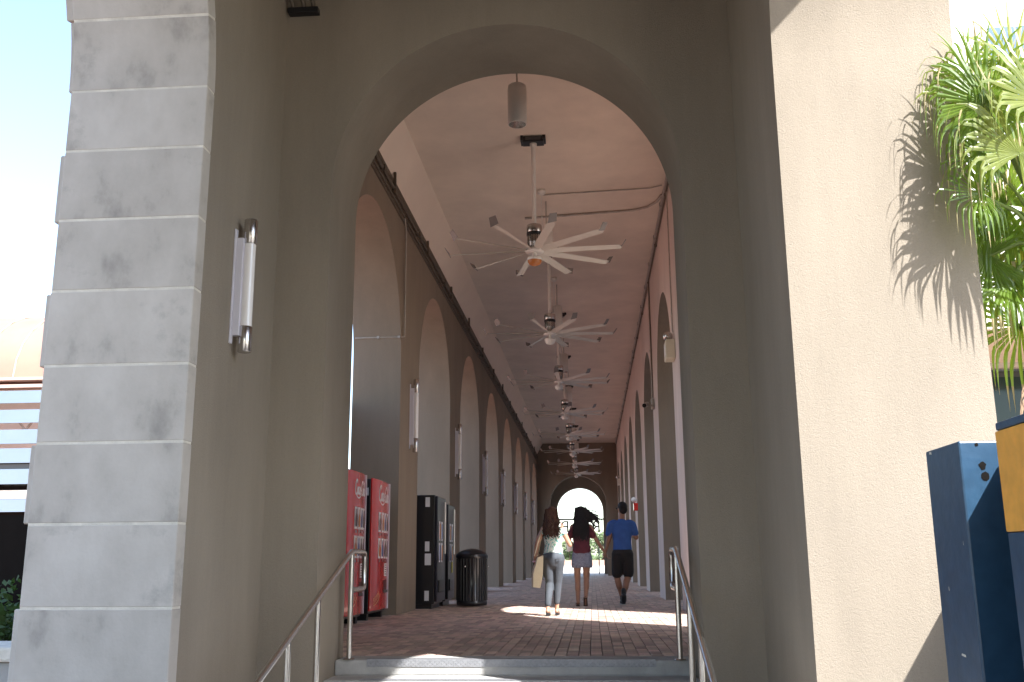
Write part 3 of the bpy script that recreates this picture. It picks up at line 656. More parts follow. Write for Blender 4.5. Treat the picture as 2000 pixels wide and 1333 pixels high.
b = MB(); b.bbox((-0.14, -0.15, -0.3), (0, 0.15, 0.03), 0.01); b.build('housing', M['white'], t)

# ------------------------------------------------------------------ handrails
def rail(x, side, label):
    t = empty('handrail', (x, 8.52, 0), 0, label, 'handrail', 'stainless handrails either side of the steps')
    r = 0.024
    pts = [(0, -2.75, -0.06), (0, -0.10, 0.865), (0, 0.0, 0.893), (0, 0.06, 0.897), (0, 0.42, 0.897), (0, 0.47, 0.88), (0, 0.49, 0.84), (0, 0.49, 0.62), (0, 0.47, 0.585), (0, 0.42, 0.57), (0, 0.02, 0.57)]
    b = MB(); b.tube(pts[:5] + pts[5:], r, 12); b.build('rail', M['steel'], t)
    for yy, zb in ((0.0, 0.0), (-1.02, -0.375), (-1.74, -0.625)):
        zt = 0.89 if yy == 0 else 0.90 + yy * 0.349
        b = MB(); b.tube([(0, yy, zb), (0, yy, zt)], r * 0.95, 12); b.build('post', M['steel'], t)
        b = MB(); b.lathe([(0.0, 0.010), (0.045, 0.010), (0.05, 0.001)], (0, yy, zb), 16); b.build('flange', M['steel'], t)
rail(-2.08, 1, 'left stainless handrail rising beside the red machines')
rail(0.70, -1, 'right stainless handrail against the right jamb')

# ------------------------------------------------------------------ vending machines
def stroke(b, pts, w_, f, mi=0):
    """flat ribbon through 2d points, mapped to 3d by f"""
    P = [Vector((p[0], p[1], 0)) for p in pts]; L = []
    for i, p in enumerate(P):
        d = (P[min(i + 1, len(P) - 1)] - P[max(i - 1, 0)]).normalized(); n_ = Vector((-d.y, d.x, 0))
        ww = w_ * (0.55 + 0.45 * abs(d.y)); L.append((p + n_ * ww / 2, p - n_ * ww / 2))
    vs = [f(q.x, q.y) for pr in L for q in pr]
    b.add(vs, [(2 * i, 2 * i + 1, 2 * i + 3, 2 * i + 2) for i in range(len(P) - 1)], mi)
def ell(cx, cy, rx, ry, a0, a1, n=14): return [(cx + rx * math.cos(R(a0 + (a1 - a0) * k / n)), cy + ry * math.sin(R(a0 + (a1 - a0) * k / n))) for k in range(n + 1)]
def script_logo():
    g_ = []
    def bigC(x):
        g_.append(ell(x + .42, .50, .36, .52, 60, 310, 22)); g_.append(ell(x + .52, .86, .16, .14, 170, -40, 10))
    bigC(0); g_.append([(x, -.02 - .22 * math.sin(max(0, (x - .5)) * 1.6)) for x in [.6 + .1 * k for k in range(18)]])
    x = .95
    g_.append(ell(x, .26, .15, .26, 0, 360, 18)); g_.append([(x + .12, .40), (x + .25, .44), (x + .33, .36)])
    x = 1.42; g_.append(ell(x, .26, .16, .26, 50, 310, 14)); g_.append([(x + .1, .06), (x + .22, .12), (x + .3, .25)])
    x = 1.88; g_.append(ell(x, .26, .15, .26, 0, 360, 18)); g_.append([(x + .16, .50), (x + .14, .1), (x + .22, .0), (x + .34, .12)])
    g_.append([(2.28, .30), (2.52, .34)])
    bigC(2.5)
    x = 3.42; g_.append(ell(x, .26, .15, .26, 0, 360, 18)); g_.append([(x + .12, .40), (x + .22, .42), (x + .3, .36)])
    g_.append([(3.70, .2), (3.86, .6), (3.92, .95), (3.82, 1.05), (3.74, .85), (3.76, .2), (3.84, .02), (3.98, .1)])
    x = 4.16; g_.append(ell(x, .26, .15, .26, 0, 360, 18)); g_.append([(x + .16, .50), (x + .14, .1), (x + .22, .0), (x + .36, .14)])
    return [[(px + py * 0.28, py) for px, py in s] for s in g_]
LOGO = script_logo()
def red_machine(y0, label, wd=1.12):
    t = empty('vending_machine', (-3.18, y0, 0), 0, label, 'vending machine', 'red drink machines standing in the first left arch')
    H = 2.0; bul = 0.028
    fx = lambda y: bul * (1 - (2 * y / wd - 1) ** 2)
    b = MB(); b.bbox((-0.80, 0.0, 0.09), (-0.001, wd, H - 0.01), 0.012); b.build('cabinet', M['vblack'], t)
    n = 20; vs = []; fs = []
    z0, z1 = 0.13, H
    for i in range(n + 1):
        y = wd * i / n * 0.985 + 0.004; vs += [(fx(y) + 0.02, y, z0), (fx(y) + 0.02, y, z1), (0.0, y, z0), (0.0, y, z1)]
    for i in range(n):
        q = 4 * i; fs += [(q, q + 4, q + 5, q + 1), (q + 2, q + 3, q + 7, q + 6), (q + 1, q + 5, q + 7, q + 3), (q, q + 2, q + 6, q + 4)]
    fs += [(0, 1, 3, 2), (4 * n, 4 * n + 2, 4 * n + 3, 4 * n + 1)]
    b = MB(); b.add(vs, fs); b.build('front_panel', M['red'], t)
    b = MB(); b.bbox((-0.01, wd - 0.03, 0.12), (0.045, wd + 0.004, H), 0.006); b.build('edge_trim', M['vtrim'], t)
    for yy in (0.06, wd - 0.16):
        b = MB(); b.box((-0.7, yy, 0.0), (-0.03, yy + 0.10, 0.09)); b.build('foot', M['black'], t)
    F = lambda e: (lambda y, z: (fx(y) + 0.02 + e, y, z))
    b = MB(); s = 0.142 * wd
    for g_ in LOGO: stroke(b, [(0.30 * wd + px * s, 1.70 + py * s * 1.35) for px, py in g_], 0.030, F(0.003))
    b.build('script_logo', M['vwhite'], t)
    bm_ = [M['bottle'], M['bottle3'], M['bottle2'], M['bottle']]
    for row, zz in enumerate((1.24, 0.86)):
        for k in range(4):
            yy = (0.31 + 0.165 * k) * wd; f = F(0.002); f2 = F(0.008); f3 = F(0.014)
            b = MB(); x_ = max(fx(yy), fx(yy + .12))
            b.add([f(yy, zz), f(yy + .125, zz), f(yy + .125, zz + .29), f(yy, zz + .29), f2(yy, zz), f2(yy + .125, zz), f2(yy + .125, zz + .29), f2(yy, zz + .29)], [(0, 1, 5, 4), (1, 2, 6, 5), (2, 3, 7, 6), (3, 0, 4, 7), (4, 5, 6, 7)])
            wn = b.build('display_window', M['vwhite'], t)
            b = MB(); yc_ = yy + 0.0625
            pr = [(-.03, .03), (-.034, .12), (-.028, .17), (-.012, .21), (-.012, .26), (.012, .26), (.012, .21), (.028, .17), (.034, .12), (.03, .03)]
            b.add([f3(yc_ + a * 1.25, zz + c) for a, c in pr], [tuple(range(10))]); b.build('bottle_picture', bm_[(k + row) % 4], wn)
            b = MB(); b.add([f3(yy + .03, zz - .05), f3(yy + .095, zz - .05), f3(yy + .095, zz - .015), f3(yy + .03, zz - .015)], [(0, 1, 2, 3)]); b.build('button', M['vglass'], t)
    f = F(0.004)
    b = MB(); b.add([f(.70 * wd, .60), f(.90 * wd, .60), f(.90 * wd, .79), f(.70 * wd, .79)], [(0, 1, 2, 3)]); b.build('price_card', M['vwhite'], t)
    b = MB()
    for k in range(5): z_ = .625 + k * .033; b.add([F(.006)(.74 * wd, z_), F(.006)((.86 - .02 * (k % 2)) * wd, z_), F(.006)((.86 - .02 * (k % 2)) * wd, z_ + .012), F(.006)(.74 * wd, z_ + .012)], [(0, 1, 2, 3)])
    b.build('card_print', M['vglass'], t)
    b = MB(); b.add([f(.66 * wd, .36), f(.92 * wd, .36), f(.92 * wd, .55), f(.66 * wd, .55)], [(0, 1, 2, 3)]); b.build('delivery_slot', M['redd'], t)
    b = MB(); x_ = fx(.86) + .03; b.bbox((x_ - .03, .67 * wd, .36), (x_ + .004, .91 * wd, .40), .004); b.build('slot_sill', M['grey'], t)
    b = MB(); rd = random.Random(3)
    for j in range(5):
        stroke(b, [(0.20 + 0.06 * j + 0.02 * math.sin(k * 1.7 + j), 0.22 + 0.022 * j + 0.028 * k) for k in range(4)], 0.018, F(0.004))
    stroke(b, [(0.18, .20), (0.30, .215), (0.45, .27), (0.55, .36)], 0.02, F(0.004))
    b.build('orange_squiggle', M['orange'], t)  # orange squiggle strokes low on the front panel
    b = MB(); b.add([(-0.20, -0.002, 1.75), (-0.03, -0.002, 1.75), (-0.03, -0.002, 1.86), (-0.20, -0.002, 1.86)], [(0, 1, 2, 3)]); b.build('sticker', M['paper'], t)
    return t
red_machine(12.60, 'nearer red drink machine, partly hidden behind the entrance arch and handrail', 1.0)
red_machine(14.05, 'farther red drink machine with dark side, beside the bare stucco pier', 1.17)
def black_machine(y0, wd, H, label, x0=-2.80):
    t = empty('vending_machine', (x0, y0, 0), 0, label, 'vending machine', 'black vending machines past the first pier')
    b = MB(); b.bbox((-0.82, 0.0, 0.08), (0, wd, H), 0.01); b.build('cabinet', M['vblack'], t)
    b = MB(); b.box((-0.75, 0.05, 0), (-0.05, wd - 0.05, 0.08)); b.build('base', M['black'], t)
    b = MB(); b.bbox((0.001, 0.01, 0.12), (0.05, wd - 0.01, H - 0.02), 0.012); b.build('door', M['vfront'], t)
    for j, (z, h) in enumerate(((H - 0.21, .17), (H * .5, .17), (H * .5 - .24, .20), (0.14, .17))):
        b = MB(); b.add([(-.17, -.002, z), (-.09 + .03 * (j == 2), -.002, z), (-.09 + .03 * (j == 2), -.002, z + h), (-.17, -.002, z + h)], [(0, 1, 2, 3)]); b.build('sticker', M['paper'], t)
    for row, zz in enumerate((1.18, .80)):
        for k in range(2):
            yy = .18 + k * .26; b = MB(); b.bbox((.051, yy, zz), (.062, yy + .10, zz + .34), .004); wn = b.build('display_window', M['vtrim'], t)
            b = MB(); b.bbox((.0625, yy + .02, zz + .03), (.068, yy + .08, zz + .30), .002); b.build('bottle_picture', [M['bottle3'], M['bottle2']][(k + row) % 2], wn)
    b = MB(); b.bbox((.051, wd - .16, .95), (.075, wd - .10, H - .08), .006); b.build('highlight_strip', M['opal'], t)  # pale bar standing in for silver highlights on the door
    b = MB(); b.bbox((.051, wd - .30, .28), (.07, .15, .48), .01); b.build('delivery_door', M['black'], t)
    return t
black_machine(17.55, 1.0, 1.98, 'nearer black vending machine with paper stickers on its dark side')
m2_ = black_machine(18.75, 0.9, 1.90, 'farther black vending machine with pale highlight strips, behind the stickered one', -2.78)
b = MB(); b.bbox((.051, .45, .60), (.06, .60, .82), .003); b.build('yellow_sticker', M['yellow'], m2_)

# ------------------------------------------------------------------ litter bin
t = empty('litter_bin', (-2.25, 18.55, 0), 0, 'black ribbed metal litter bin beside the black machines', 'bin')
b = MB(); b.lathe([(0.0, 0.02), (0.27, 0.02), (0.285, 0.05), (0.285, 0.10), (0.275, 0.11), (0.275, 0.86), (0.30, 0.88), (0.30, 0.93), (0.28, 0.95)], (0, 0, 0), 40); b.build('drum', M['vblack'], t)
b = MB()
for k in range(28):
    a = 2 * math.pi * k / 28; b.tube([(0.282 * math.cos(a), 0.282 * math.sin(a), 0.11), (0.282 * math.cos(a), 0.282 * math.sin(a), 0.86)], 0.010, 6)
b.build('rib', M['vblack'], t)['kind'] = 'stuff'
b = MB(); b.lathe([(0.28, 0.95), (0.24, 0.985), (0.15, 1.02), (0.06, 1.04), (0.0, 1.045)], (0, 0, 0), 32); b.build('lid', M['black'], t)
for a in (0.2, 2.2, 4.4):
    b = MB(); b.sphere((0.30 * math.cos(a), 0.30 * math.sin(a), 0.72), 0.018, 6); b.build('bolt', M['steel'], t)

# ------------------------------------------------------------------ painted posts
def post(x0, y0, w_, top, label, band=None):
    t = empty('painted_post', (x0, y0, -0.75), 0, label, 'post', 'square navy posts across the right porch arch')
    if band:
        z0, z1 = band
        for za, zb, mm, nm in ((0, z0 + .75, M['navy'], 'lower_shaft'), (z0 + .752, z1 + .75, M['ypaint'], 'yellow_band'), (z1 + .752, top + .75, M['navy'], 'cap')):
            b = MB(); e = 0.003 if nm == 'yellow_band' else 0; b.bbox((-e, -e, za), (w_ + e, w_ + e, zb), 0.006); b.build(nm, mm, t)
    else:
        b = MB(); b.bbox((0, 0, 0), (w_, w_, top + .75), 0.008); b.build('shaft', M['navy'], t)
        for x, z, s in ((.085, 1.905, .02), (.09, 1.865, .024), (.07, 1.99, .01)):
            b = MB(); n_ = 9; rd = random.Random(int(z * 100))
            b.add([(x, -0.0016, z)] + [(x + s * rd.uniform(.5, 1) * math.cos(2 * math.pi * k / n_), -0.0012, z + s * rd.uniform(.5, 1) * math.sin(2 * math.pi * k / n_)) for k in range(n_)], [(0, k + 1, (k + 1) % n_ + 1) for k in range(n_)])
            b.build('chip', M['dark'], t)  # paint chips, their dark colour also carries the shadow inside the holes
        for y, z, h, l_ in ((.15, 1.17, .012, .05), (.20, 1.03, .003, .10), (.12, .90, .004, .06), (.26, 1.42, .02, .008), (.05, 1.60, .02, .006), (.31, 1.985, .014, .03)):
            b = MB(); b.add([(-.0012, y, z), (-.0012, y + l_, z + .004), (-.0012, y + l_ * .9, z + h), (-.0012, y + .003, z + h * .8)], [(0, 1, 2, 3)]); b.build('scratch', M['mortar'], t)
    return t
post(1.457, 4.0, 0.39, 1.256, 'plain navy square post with a bright blue sunlit face and chipped holes')
post(1.413, 3.13, 0.39, 1.262, 'square navy post with a broad yellow band, nearest at the right', (0.885, 1.232))

post(1.665, 3.54, 0.39, 1.262, 'added navy square post shading the plain one, just beside the yellow banded one and mostly out of view')  # added out of view to throw the shadow across the plain post
# ------------------------------------------------------------------ palm in planter
pt = empty('planter', (2.49, 5.0, -0.75), 0, 'pale masonry planter holding the fan palm beside the porch', 'planter')
for a, c in (((0, 0, 0), (2.2, .12, 1.95)), ((0, 2.08, 0), (2.2, 2.2, 1.95)), ((0, .12, 0), (.12, 2.08, 1.95)), ((2.08, .12, 0), (2.2, 2.08, 1.95))):
    b = MB(); b.bbox(a, c, .01); b.build('wall', M['wwall'], pt)
b = MB(); b.box((.121, .121, 0), (2.079, 2.079, 1.85)); b.build('soil', M['dark'], pt)

def frond(parent, crown, hub, nrm, up, rad, seed, m=None, droop=1.0, name='frond', nseg=34, span=150):
    """costapalmate leaf: petiole from crown to hub, folded segments fanning out in the plane normal to nrm"""
    rd = random.Random(seed); m = m or (M['palm'] if seed % 3 else M['palm2']); nrm = Vector(nrm).normalized(); up = Vector(up); up = (up - nrm * up.dot(nrm)).normalized(); side = nrm.cross(up)
    hub = Vector(hub); b = MB()
    for i in range(nseg):
        a = R(-span + 2 * span * i / (nseg - 1) + rd.uniform(-2, 2)); d = up * math.cos(a) + side * math.sin(a)
        L = rad * 1.5 * (1.0 - 0.28 * (abs(a) / R(span)) ** 2) * rd.uniform(0.88, 1.06); wd = rad * 0.058
        sw = (nrm.cross(d)).normalized(); p = hub.copy(); v = d.copy(); n = 11; prev = None
        tipu = rd.choice((.65, .8, .93, .93, 2)); kink = rd.uniform(.34, .52); cur = rd.uniform(.6, 1.5) * droop; tw = rd.uniform(-.25, .25)
        for j in range(n + 1):
            u = j / n
            wj = wd * (0.25 + 1.5 * u if u < 0.5 else max(0.03, (1.0 - u) * 2.0 * 0.9)) * 0.62
            fold = nrm * wj * (0.55 if u < kink else 0.25)
            s_ = (sw + nrm * tw * u).normalized()
            row = [p - s_ * wj + fold * 0, p + fold, p + s_ * wj]
            if prev: b.add(prev + row, [(0, 1, 4, 3), (1, 2, 5, 4)], 1 if u > tipu else 0, False)
            prev = row
            g_ = (0.04 if u < kink else 1.5) * cur * (1.08 - max(0, min(1, v.z)))
            v = (v + Vector((0, 0, -1)) * g_ + nrm * 0.02).normalized(); p = p + v * (L / n)
    o = b.build(name, [m, M['palmtip']] if m in (M['palm'], M['palm2']) else [m, m], parent)
    q = MB(); c = Vector(crown); mid = (c + hub) / 2 + Vector((0, 0, .06)); q.tube([c, mid, hub], [0.016, 0.012, 0.008], 6); q.build('petiole', M['dead'] if m is M['dead'] else M['palmstem'], o)
    return o
pm = empty('fan_palm', (2.95, 6.1, 1.1), 0, 'green fan palm with drooping leaf tips in front of the white building', 'palm tree')
def PF(hub, nrm, up, rad, seed, **k):
    o_ = Vector((2.95, 6.1, 1.1)); frond(pm, Vector((2.93, 6.1, 2.70)) - o_, Vector(hub) - o_, nrm, up, rad, seed, **k)
b = MB(); b.tube([(0, 0, 0), (0.02, 0, .6), (0.01, 0, 1.1), (0, 0, 1.55)], [0.12, .10, .10, .09], 12)
for k in range(24):
    a = k * 2.4; z = 0.1 + k * 0.058; b.add([(0.09 * math.cos(a), 0.09 * math.sin(a), z), (0.13 * math.cos(a + .3), 0.13 * math.sin(a + .3), z + .12), (0.09 * math.cos(a + .6), 0.09 * math.sin(a + .6), z)], [(0, 1, 2)])
b.build('trunk', M['bark'], pm)
PF((2.54, 5.90, 3.60), (-.25, -1, .10), (-.1, 0, 1), .44, 1, nseg=40, droop=.8)
PF((2.49, 5.97, 3.86), (-.5, -.8, .35), (-.8, 0, .5), .32, 2, nseg=26, droop=1.5)
PF((2.67, 5.82, 3.22), (.1, -1, .2), (.5, 0, .8), .50, 3, nseg=40, droop=.8)
PF((2.50, 5.96, 3.30), (-.2, -.9, .5), (-.8, 0, .2), .32, 4, nseg=26, droop=1.4)
PF((2.78, 6.35, 3.09), (.0, -1, .1), (-.6, 0, .5), .55, 5, nseg=40, droop=.5)
PF((2.90, 6.45, 2.87), (.1, -1, .2), (.3, 0, -1), .60, 6, nseg=40, droop=.6)
PF((2.72, 6.30, 2.55), (-.1, -.8, .6), (-.9, 0, .1), .42, 7, nseg=36, droop=.9)
PF((2.56, 6.05, 3.72), (-.1, -1, .2), (-.7, 0, .6), .40, 27, nseg=30, droop=1.0)
PF((2.47, 5.96, 3.02), (.1, -.9, .4), (-.8, 0, .1), .30, 8, nseg=26, droop=1.2)
PF((2.82, 5.80, 3.55), (.3, -1, .3), (.6, 0, .8), .50, 9, nseg=36, droop=.9)
PF((2.82, 6.45, 2.28), (-.1, -.9, .3), (-.3, 0, -1), .40, 10, nseg=30, droop=.8)
PF((2.81, 6.30, 3.61), (.1, -1, .1), (-.3, 0, 1), .52, 11, nseg=40, droop=.6)
PF((2.90, 6.22, 4.00), (.0, -1, .2), (.3, 0, 1), .42, 12, nseg=34, droop=.7)
PF((2.62, 6.30, 2.72), (-.2, -1, .1), (-1, 0, .1), .45, 13, nseg=36, droop=.6)
PF((3.05, 6.35, 2.60), (.4, -.8, .5), (1, 0, -.1), .60, 14, nseg=40, droop=.8)
PF((3.15, 6.1, 3.1), (.5, -.7, .5), (1, 0, .4), .60, 15, nseg=36, droop=.9)
PF((2.84, 6.25, 1.86), (.1, -1, .1), (-.5, 0, -1), .26, 17, m=M['dead'], nseg=18, span=60, droop=.4)
PF((3.0, 6.3, 2.1), (.1, -1, .1), (.2, 0, -1), .50, 18, m=M['dead'], nseg=16, span=60, droop=.4)
# ------------------------------------------------------------------ white building on the right
bB = empty('white_building', (4.15, 12.5, -0.75), 0, 'sunlit white building with canopy and dark glass front behind the palm', 'building')
def bp(name, a, c, m, bev=None, parent=None):
    o_ = Vector((4.15, 12.5, -0.75)); q = MB(); a = Vector(a) - o_; c = Vector(c) - o_
    q.bbox(a, c, bev) if bev else q.box(a, c); return q.build(name, m, parent or bB)
bp('wall', (4.15, 12.9, 3.75), (18, 17, 13.0), M['wwall'])
bp('wall', (8.0, 17.002, -0.75), (18, 60, 15.0), M['wwall'])  # unseen rear block, added to keep sun out of the far arches
bp('canopy', (4.15, 10.64, 3.22), (18, 12.9, 3.74), M['wwall'], .01)
bp('soffit', (4.2, 10.70, 3.205), (18, 12.5, 3.217), M['soffit'])
bp('beam', (4.15, 12.5, 3.14), (18, 12.62, 3.204), M['conduit'])
bp('wall', (4.15, 12.9, -0.75), (4.6, 17, 3.2), M['soffit'])
for k in range(8):
    x = 4.62 + k * 1.15
    f = bp('window', (x, 12.7, -0.7), (x + 1.15, 12.74, 3.13), M['frame'])
    bp('pane', (x + .1, 12.68, 1.72), (x + 1.07, 12.699, 3.05), M['glass'], None, bB)
    bp('pane', (x + .1, 12.68, -.6), (x + 1.07, 12.699, 1.62), M['glass'], None, bB)
    bp('mullion', (x - .03, 12.62, -.75), (x + .03, 12.68, 3.13), M['rfrm'])
for k in range(3):
    x = 5.62 + k * 2.6
    for z in (6.8, 10.2):
        f = bp('window', (x, 12.86, z), (x + 1.6, 12.898, z + 1.3), M['vtrim'])
        for j in range(2): bp('pane', (x + .06 + j * .77, 12.84, z + .06), (x + .77 + j * .77, 12.859, z + 1.24), M['wglass'])

# ------------------------------------------------------------------ building on the left
bC = empty('louvred_building', (-30, 35, -0.5), 0, 'building with a barrel vaulted red metal roof over pale horizontal louvres', 'building')
def bc(name, a, c, m):
    o_ = Vector((-30, 35, -0.5)); q = MB(); q.box(Vector(a) - o_, Vector(c) - o_); return q.build(name, m, bC)
b = MB(); vs = []; n = 20
for k in range(n + 1):
    a = math.pi * k / n; y, z = 4.4 - 4.4 * math.cos(a), 8.25 + 3.35 * math.sin(a)
    vs += [(-30, y, z), (11.5, y, z)]
b.add(vs, [(2 * k, 2 * k + 1, 2 * k + 3, 2 * k + 2) for k in range(n)], 0, True); b.build('vaulted_roof', M['roofred'], bC)
for j in range(30):
    x = -27 + j * 1.3; b = MB(); pts = [(x, 4.4 - 4.43 * math.cos(math.pi * k / 14), 8.25 + 3.38 * math.sin(math.pi * k / 14)) for k in range(15)]
    b.tube(pts, 0.03, 4); b.build('roof_seam', M['redsteel'], bC)
bc('eave', (-60, 34.8, 7.65), (-18.5, 35.2, 7.75), M['redsteel'])
bc('eave', (-60, 34.9, 7.38), (-18.5, 35.2, 7.5), M['redsteel'])
for z0, z1, d in ((6.73, 7.20, 0), (5.98, 6.48, 0), (5.2, 5.73, 0), (4.49, 5.03, 0), (3.71, 4.26, 0), (2.7, 3.16, 0)):
    bc('louvre', (-60, 34.6, z0), (-18.5, 34.68, z1), M['lou'])
bc('grey_rail', (-60, 34.75, 4.28), (-18.5, 34.85, 4.46), M['grey'])
bc('grey_rail', (-60, 34.75, 3.18), (-18.5, 34.85, 3.50), M['conduit'])
bc('wall', (-60, 36.5, 5.2), (-18.5, 43, 7.6), M['peach'])
bc('wall', (-60, 36.5, -0.5), (-18.5, 43, 5.19), M['dark'])
for k in range(10):
    x = -34 + k * 1.6
    for s in (-1, 1):
        b = MB(); b.tube([(x + 30, -.05, 6.45), (x + 30 + s * .7, -.05, 7.4 - .9)], 0.05, 4)
        b = MB(); b.tube([(x + 30, 0, 5.75 + .5), (x + 30 + s * .6, 0, 6.55 + .45)], 0.05, 4); b.build('truss_bar', M['redsteel'], bC)
# near-black box standing for deep shade, shrub and low wall close on the left
b = MB(); b.box((-16, 13.0, -0.75), (-6.6, 13.3, 1.47)); tag(b.build('shade_box', M['dark']), 'low dark box standing for deep shade at the left edge behind the shrub', 'fence')
t = empty('shrub', (-7.5, 12.0, -0.75), 0, 'dark green shrub in front of the dark shade box at the left edge', 'shrub')
foliage('crown', M['leaf'], (0, 0, .75), (1.3, .8, .75), 2600, .055, t, 5)
b = MB(); b.tube([(0, 0, 0), (0.05, 0, .5)], .05, 6); b.build('stem', M['bark'], t)
t = empty('low_wall', (-4.6, 6.5, -0.75), 0, 'short weathered stone wall with a pale cap meeting the stone pier', 'wall')
b = MB(); b.bbox((-1.6, 0, 0), (0.84, .45, .92), .02); b.build('masonry', M['conc'], t)
b = MB(); b.bbox((-1.65, -.04, .922), (0.84, .50, 1.02), .02); b.build('cap', M['mortar'], t)
# steel fence behind the first left arch
t = empty('steel_fence', (-3.98, 13.5, -0.75), 0, 'dark steel picket fence seen in the slit behind the red machines', 'fence')
for k in range(24):
    b = MB(); b.box((0, -2.1 + k * .18, 0), (.03, -2.1 + k * .18 + .10, 4.1)); b.build('picket', M['black'], t)
for z in (.4, 1.6, 2.8, 4.0):
    b = MB(); b.box((-.04, -2.2, z), (-.001, 2.25, z + .08)); b.build('crossbar', M['black'], t)

# ------------------------------------------------------------------ far end: sign, low walls, trees
sg = empty('arch_sign', (-0.76, 64.36, 3.45), 0, 'black iron sign bar across the far arch, its letters seen from behind', 'sign')
b = MB(); b.tube([(-1.5, 0, 0), (1.5, 0, 0)], .05, 8); b.build('bar', M['black'], sg)
for x in (-1.42, 1.42):
    b = MB(); b.tube([(x - .0, 0, -.02), (x * .93, 0, -.18), (x * .98, 0, -.30)], .03, 6); b.build('bracket', M['black'], sg)
def letter(ch, x, z, h, mir=True):
    cu = bpy.data.curves.new('letter', 'FONT'); cu.body = ch; cu.size = h; cu.extrude = .02; cu.align_x = 'CENTER'
    o = bpy.data.objects.new('letter', cu); C.objects.link(o); dg = bpy.context.evaluated_depsgraph_get(); me = bpy.data.meshes.new_from_object(o.evaluated_get(dg)); bpy.data.objects.remove(o)
    me.materials.clear(); q = link('letter', me, M['black'], sg); q.rotation_euler = (math.pi / 2, 0, math.pi if mir else 0); q.location = (x, 0, z)
for ch, x in (('R', 1.02), ('O', .52), ('P', -.95)): letter(ch, x, -.82, 1.05)
for k in range(11):
    x = -1.35 + k * .27
    b = MB(); b.tube([(x + .07 * math.cos(R(a)), 0, .20 + .09 * math.sin(R(a))) for a in range(-90, 271, 40)], .016, 5); b.build('scroll', M['black'], sg)
g_ = empty('gate_post', (0.42, 66.5, -.03), 0, 'thin dark pole standing just outside the far arch', 'pole')
b = MB(); b.tube([(0, 0, 0), (0, 0, 2.3)], .035, 6); b.build('pole', M['grey'], g_)
for i, (y, z, x0, x1, m) in enumerate(((78, .45, -30, 30, 'wwall'), (92, .9, -40, 40, 'curb'))):
    b = MB(); b.box((x0, y, -.05), (x1, y + .5, z)); tag(b.build('low_wall', M[m]), ['low white wall crossing beyond the far arch', 'low terracotta coloured wall behind the white one'][i], 'wall')
b = MB(); b.box((-200, 96, -.028), (200, 104, -.02)); tag(b.build('road', M['joint']), kind='structure')
for i, (x, y, h, lab) in enumerate(((-6.0, 118, 3.6, 'leftmost small tree beyond the far arch'), (-2.6, 112, 3.0, 'low bushy tree in the middle beyond the far arch'), (1.1, 108, 4.2, 'taller light green tree right of the middle beyond the far arch'), (4.8, 115, 3.4, 'rightmost small tree beyond the far arch'))):
    t = empty('small_tree', (x, y, -.03), 0, lab, 'tree', 'trees beyond the far arch')
    b = MB(); b.tube([(0, 0, 0), (.05, 0, h * .4), (0, 0, h * .7)], [.12, .09, .05], 7); b.build('trunk', M['bark'], t)
    foliage('crown', M['leafl'], (0, 0, h * .62), (2.1, 1.6, h * .38), 1500, .16, t, 20 + i)
t = empty('hedge', (0, 125, -.03), 0, 'long green hedge closing the view beyond the far trees', 'hedge')
foliage('leaves', M['leafl'], (0, 0, .9), (26, 1.5, 1.0), 9000, .22, t, 40, clumps=60)['kind'] = 'stuff'

# ================================================================== PEOPLE
def remesh(mb, name, m, parent, vox=0.012, smooth=4):
    o = mb.build(name, m, parent)
    r = o.modifiers.new('r', 'REMESH'); r.mode = 'VOXEL'; r.voxel_size = vox; r.use_smooth_shade = True
    s = o.modifiers.new('s', 'SMOOTH'); s.factor = 0.5; s.iterations = smooth
    dg = bpy.context.evaluated_depsgraph_get(); me = bpy.data.meshes.new_from_object(o.evaluated_get(dg)); me.name = name
    o.modifiers.clear(); o.data = me
    for p in me.polygons: p.use_smooth = True
    return o
def limb(b, pts, rad, n=14):
    """tapered tube with rounded ends, densified"""
    P = [Vector(p) for p in pts]; Q = []; RR = []
    for i in range(len(P) - 1):
        for k in range(4):
            u = k / 4; Q.append(P[i].lerp(P[i + 1], u)); a, c = rad[i], rad[i + 1]
            a = a if isinstance(a, tuple) else (a, a); c = c if isinstance(c, tuple) else (c, c)
            RR.append((a[0] + (c[0] - a[0]) * u, a[1] + (c[1] - a[1]) * u))
    Q.append(P[-1]); l_ = rad[-1]; RR.append(l_ if isinstance(l_, tuple) else (l_, l_))
    b.tube(Q, RR, n)
    for p, r in ((Q[0], RR[0]), (Q[-1], RR[-1])): b.sphere(p, min(r) * 0.99, 7)
def hand(b, w_, d, s=1.0, curl=0.5, palm_n=None):
    """palm with four fingers and a thumb"""
    w_ = Vector(w_); d = Vector(d).normalized(); n = Vector(palm_n or (1, 0, 0)); n = (n - d * n.dot(d)).normalized(); side = d.cross(n)
    for k in range(4):
        o = side * (k - 1.5) * .019 * s; limb(b, [w_ + o * .6, w_ + d * .085 * s + o], [.013 * s, .011 * s], 8)
        L = [.070, .078, .072, .056][k] * s; p0 = w_ + d * .085 * s + o; c = curl
        p1 = p0 + (d * math.cos(c) + n * math.sin(c)) * L * .5; p2 = p1 + (d * math.cos(2 * c) + n * math.sin(2 * c)) * L * .5
        b.tube([p0, p1, p2], [.0092 * s, .0085 * s, .007 * s], 8); b.sphere(p2, .007 * s, 5)
    p0 = w_ + d * .025 * s - side * .026 * s; p1 = p0 + (d * .7 - side * .6 + n * .3).normalized() * .035 * s; p2 = p1 + (d + n * .3).normalized() * .030 * s
    b.tube([p0, p1, p2], [.012 * s, .0105 * s, .008 * s], 8); b.sphere(p2, .008 * s, 5)
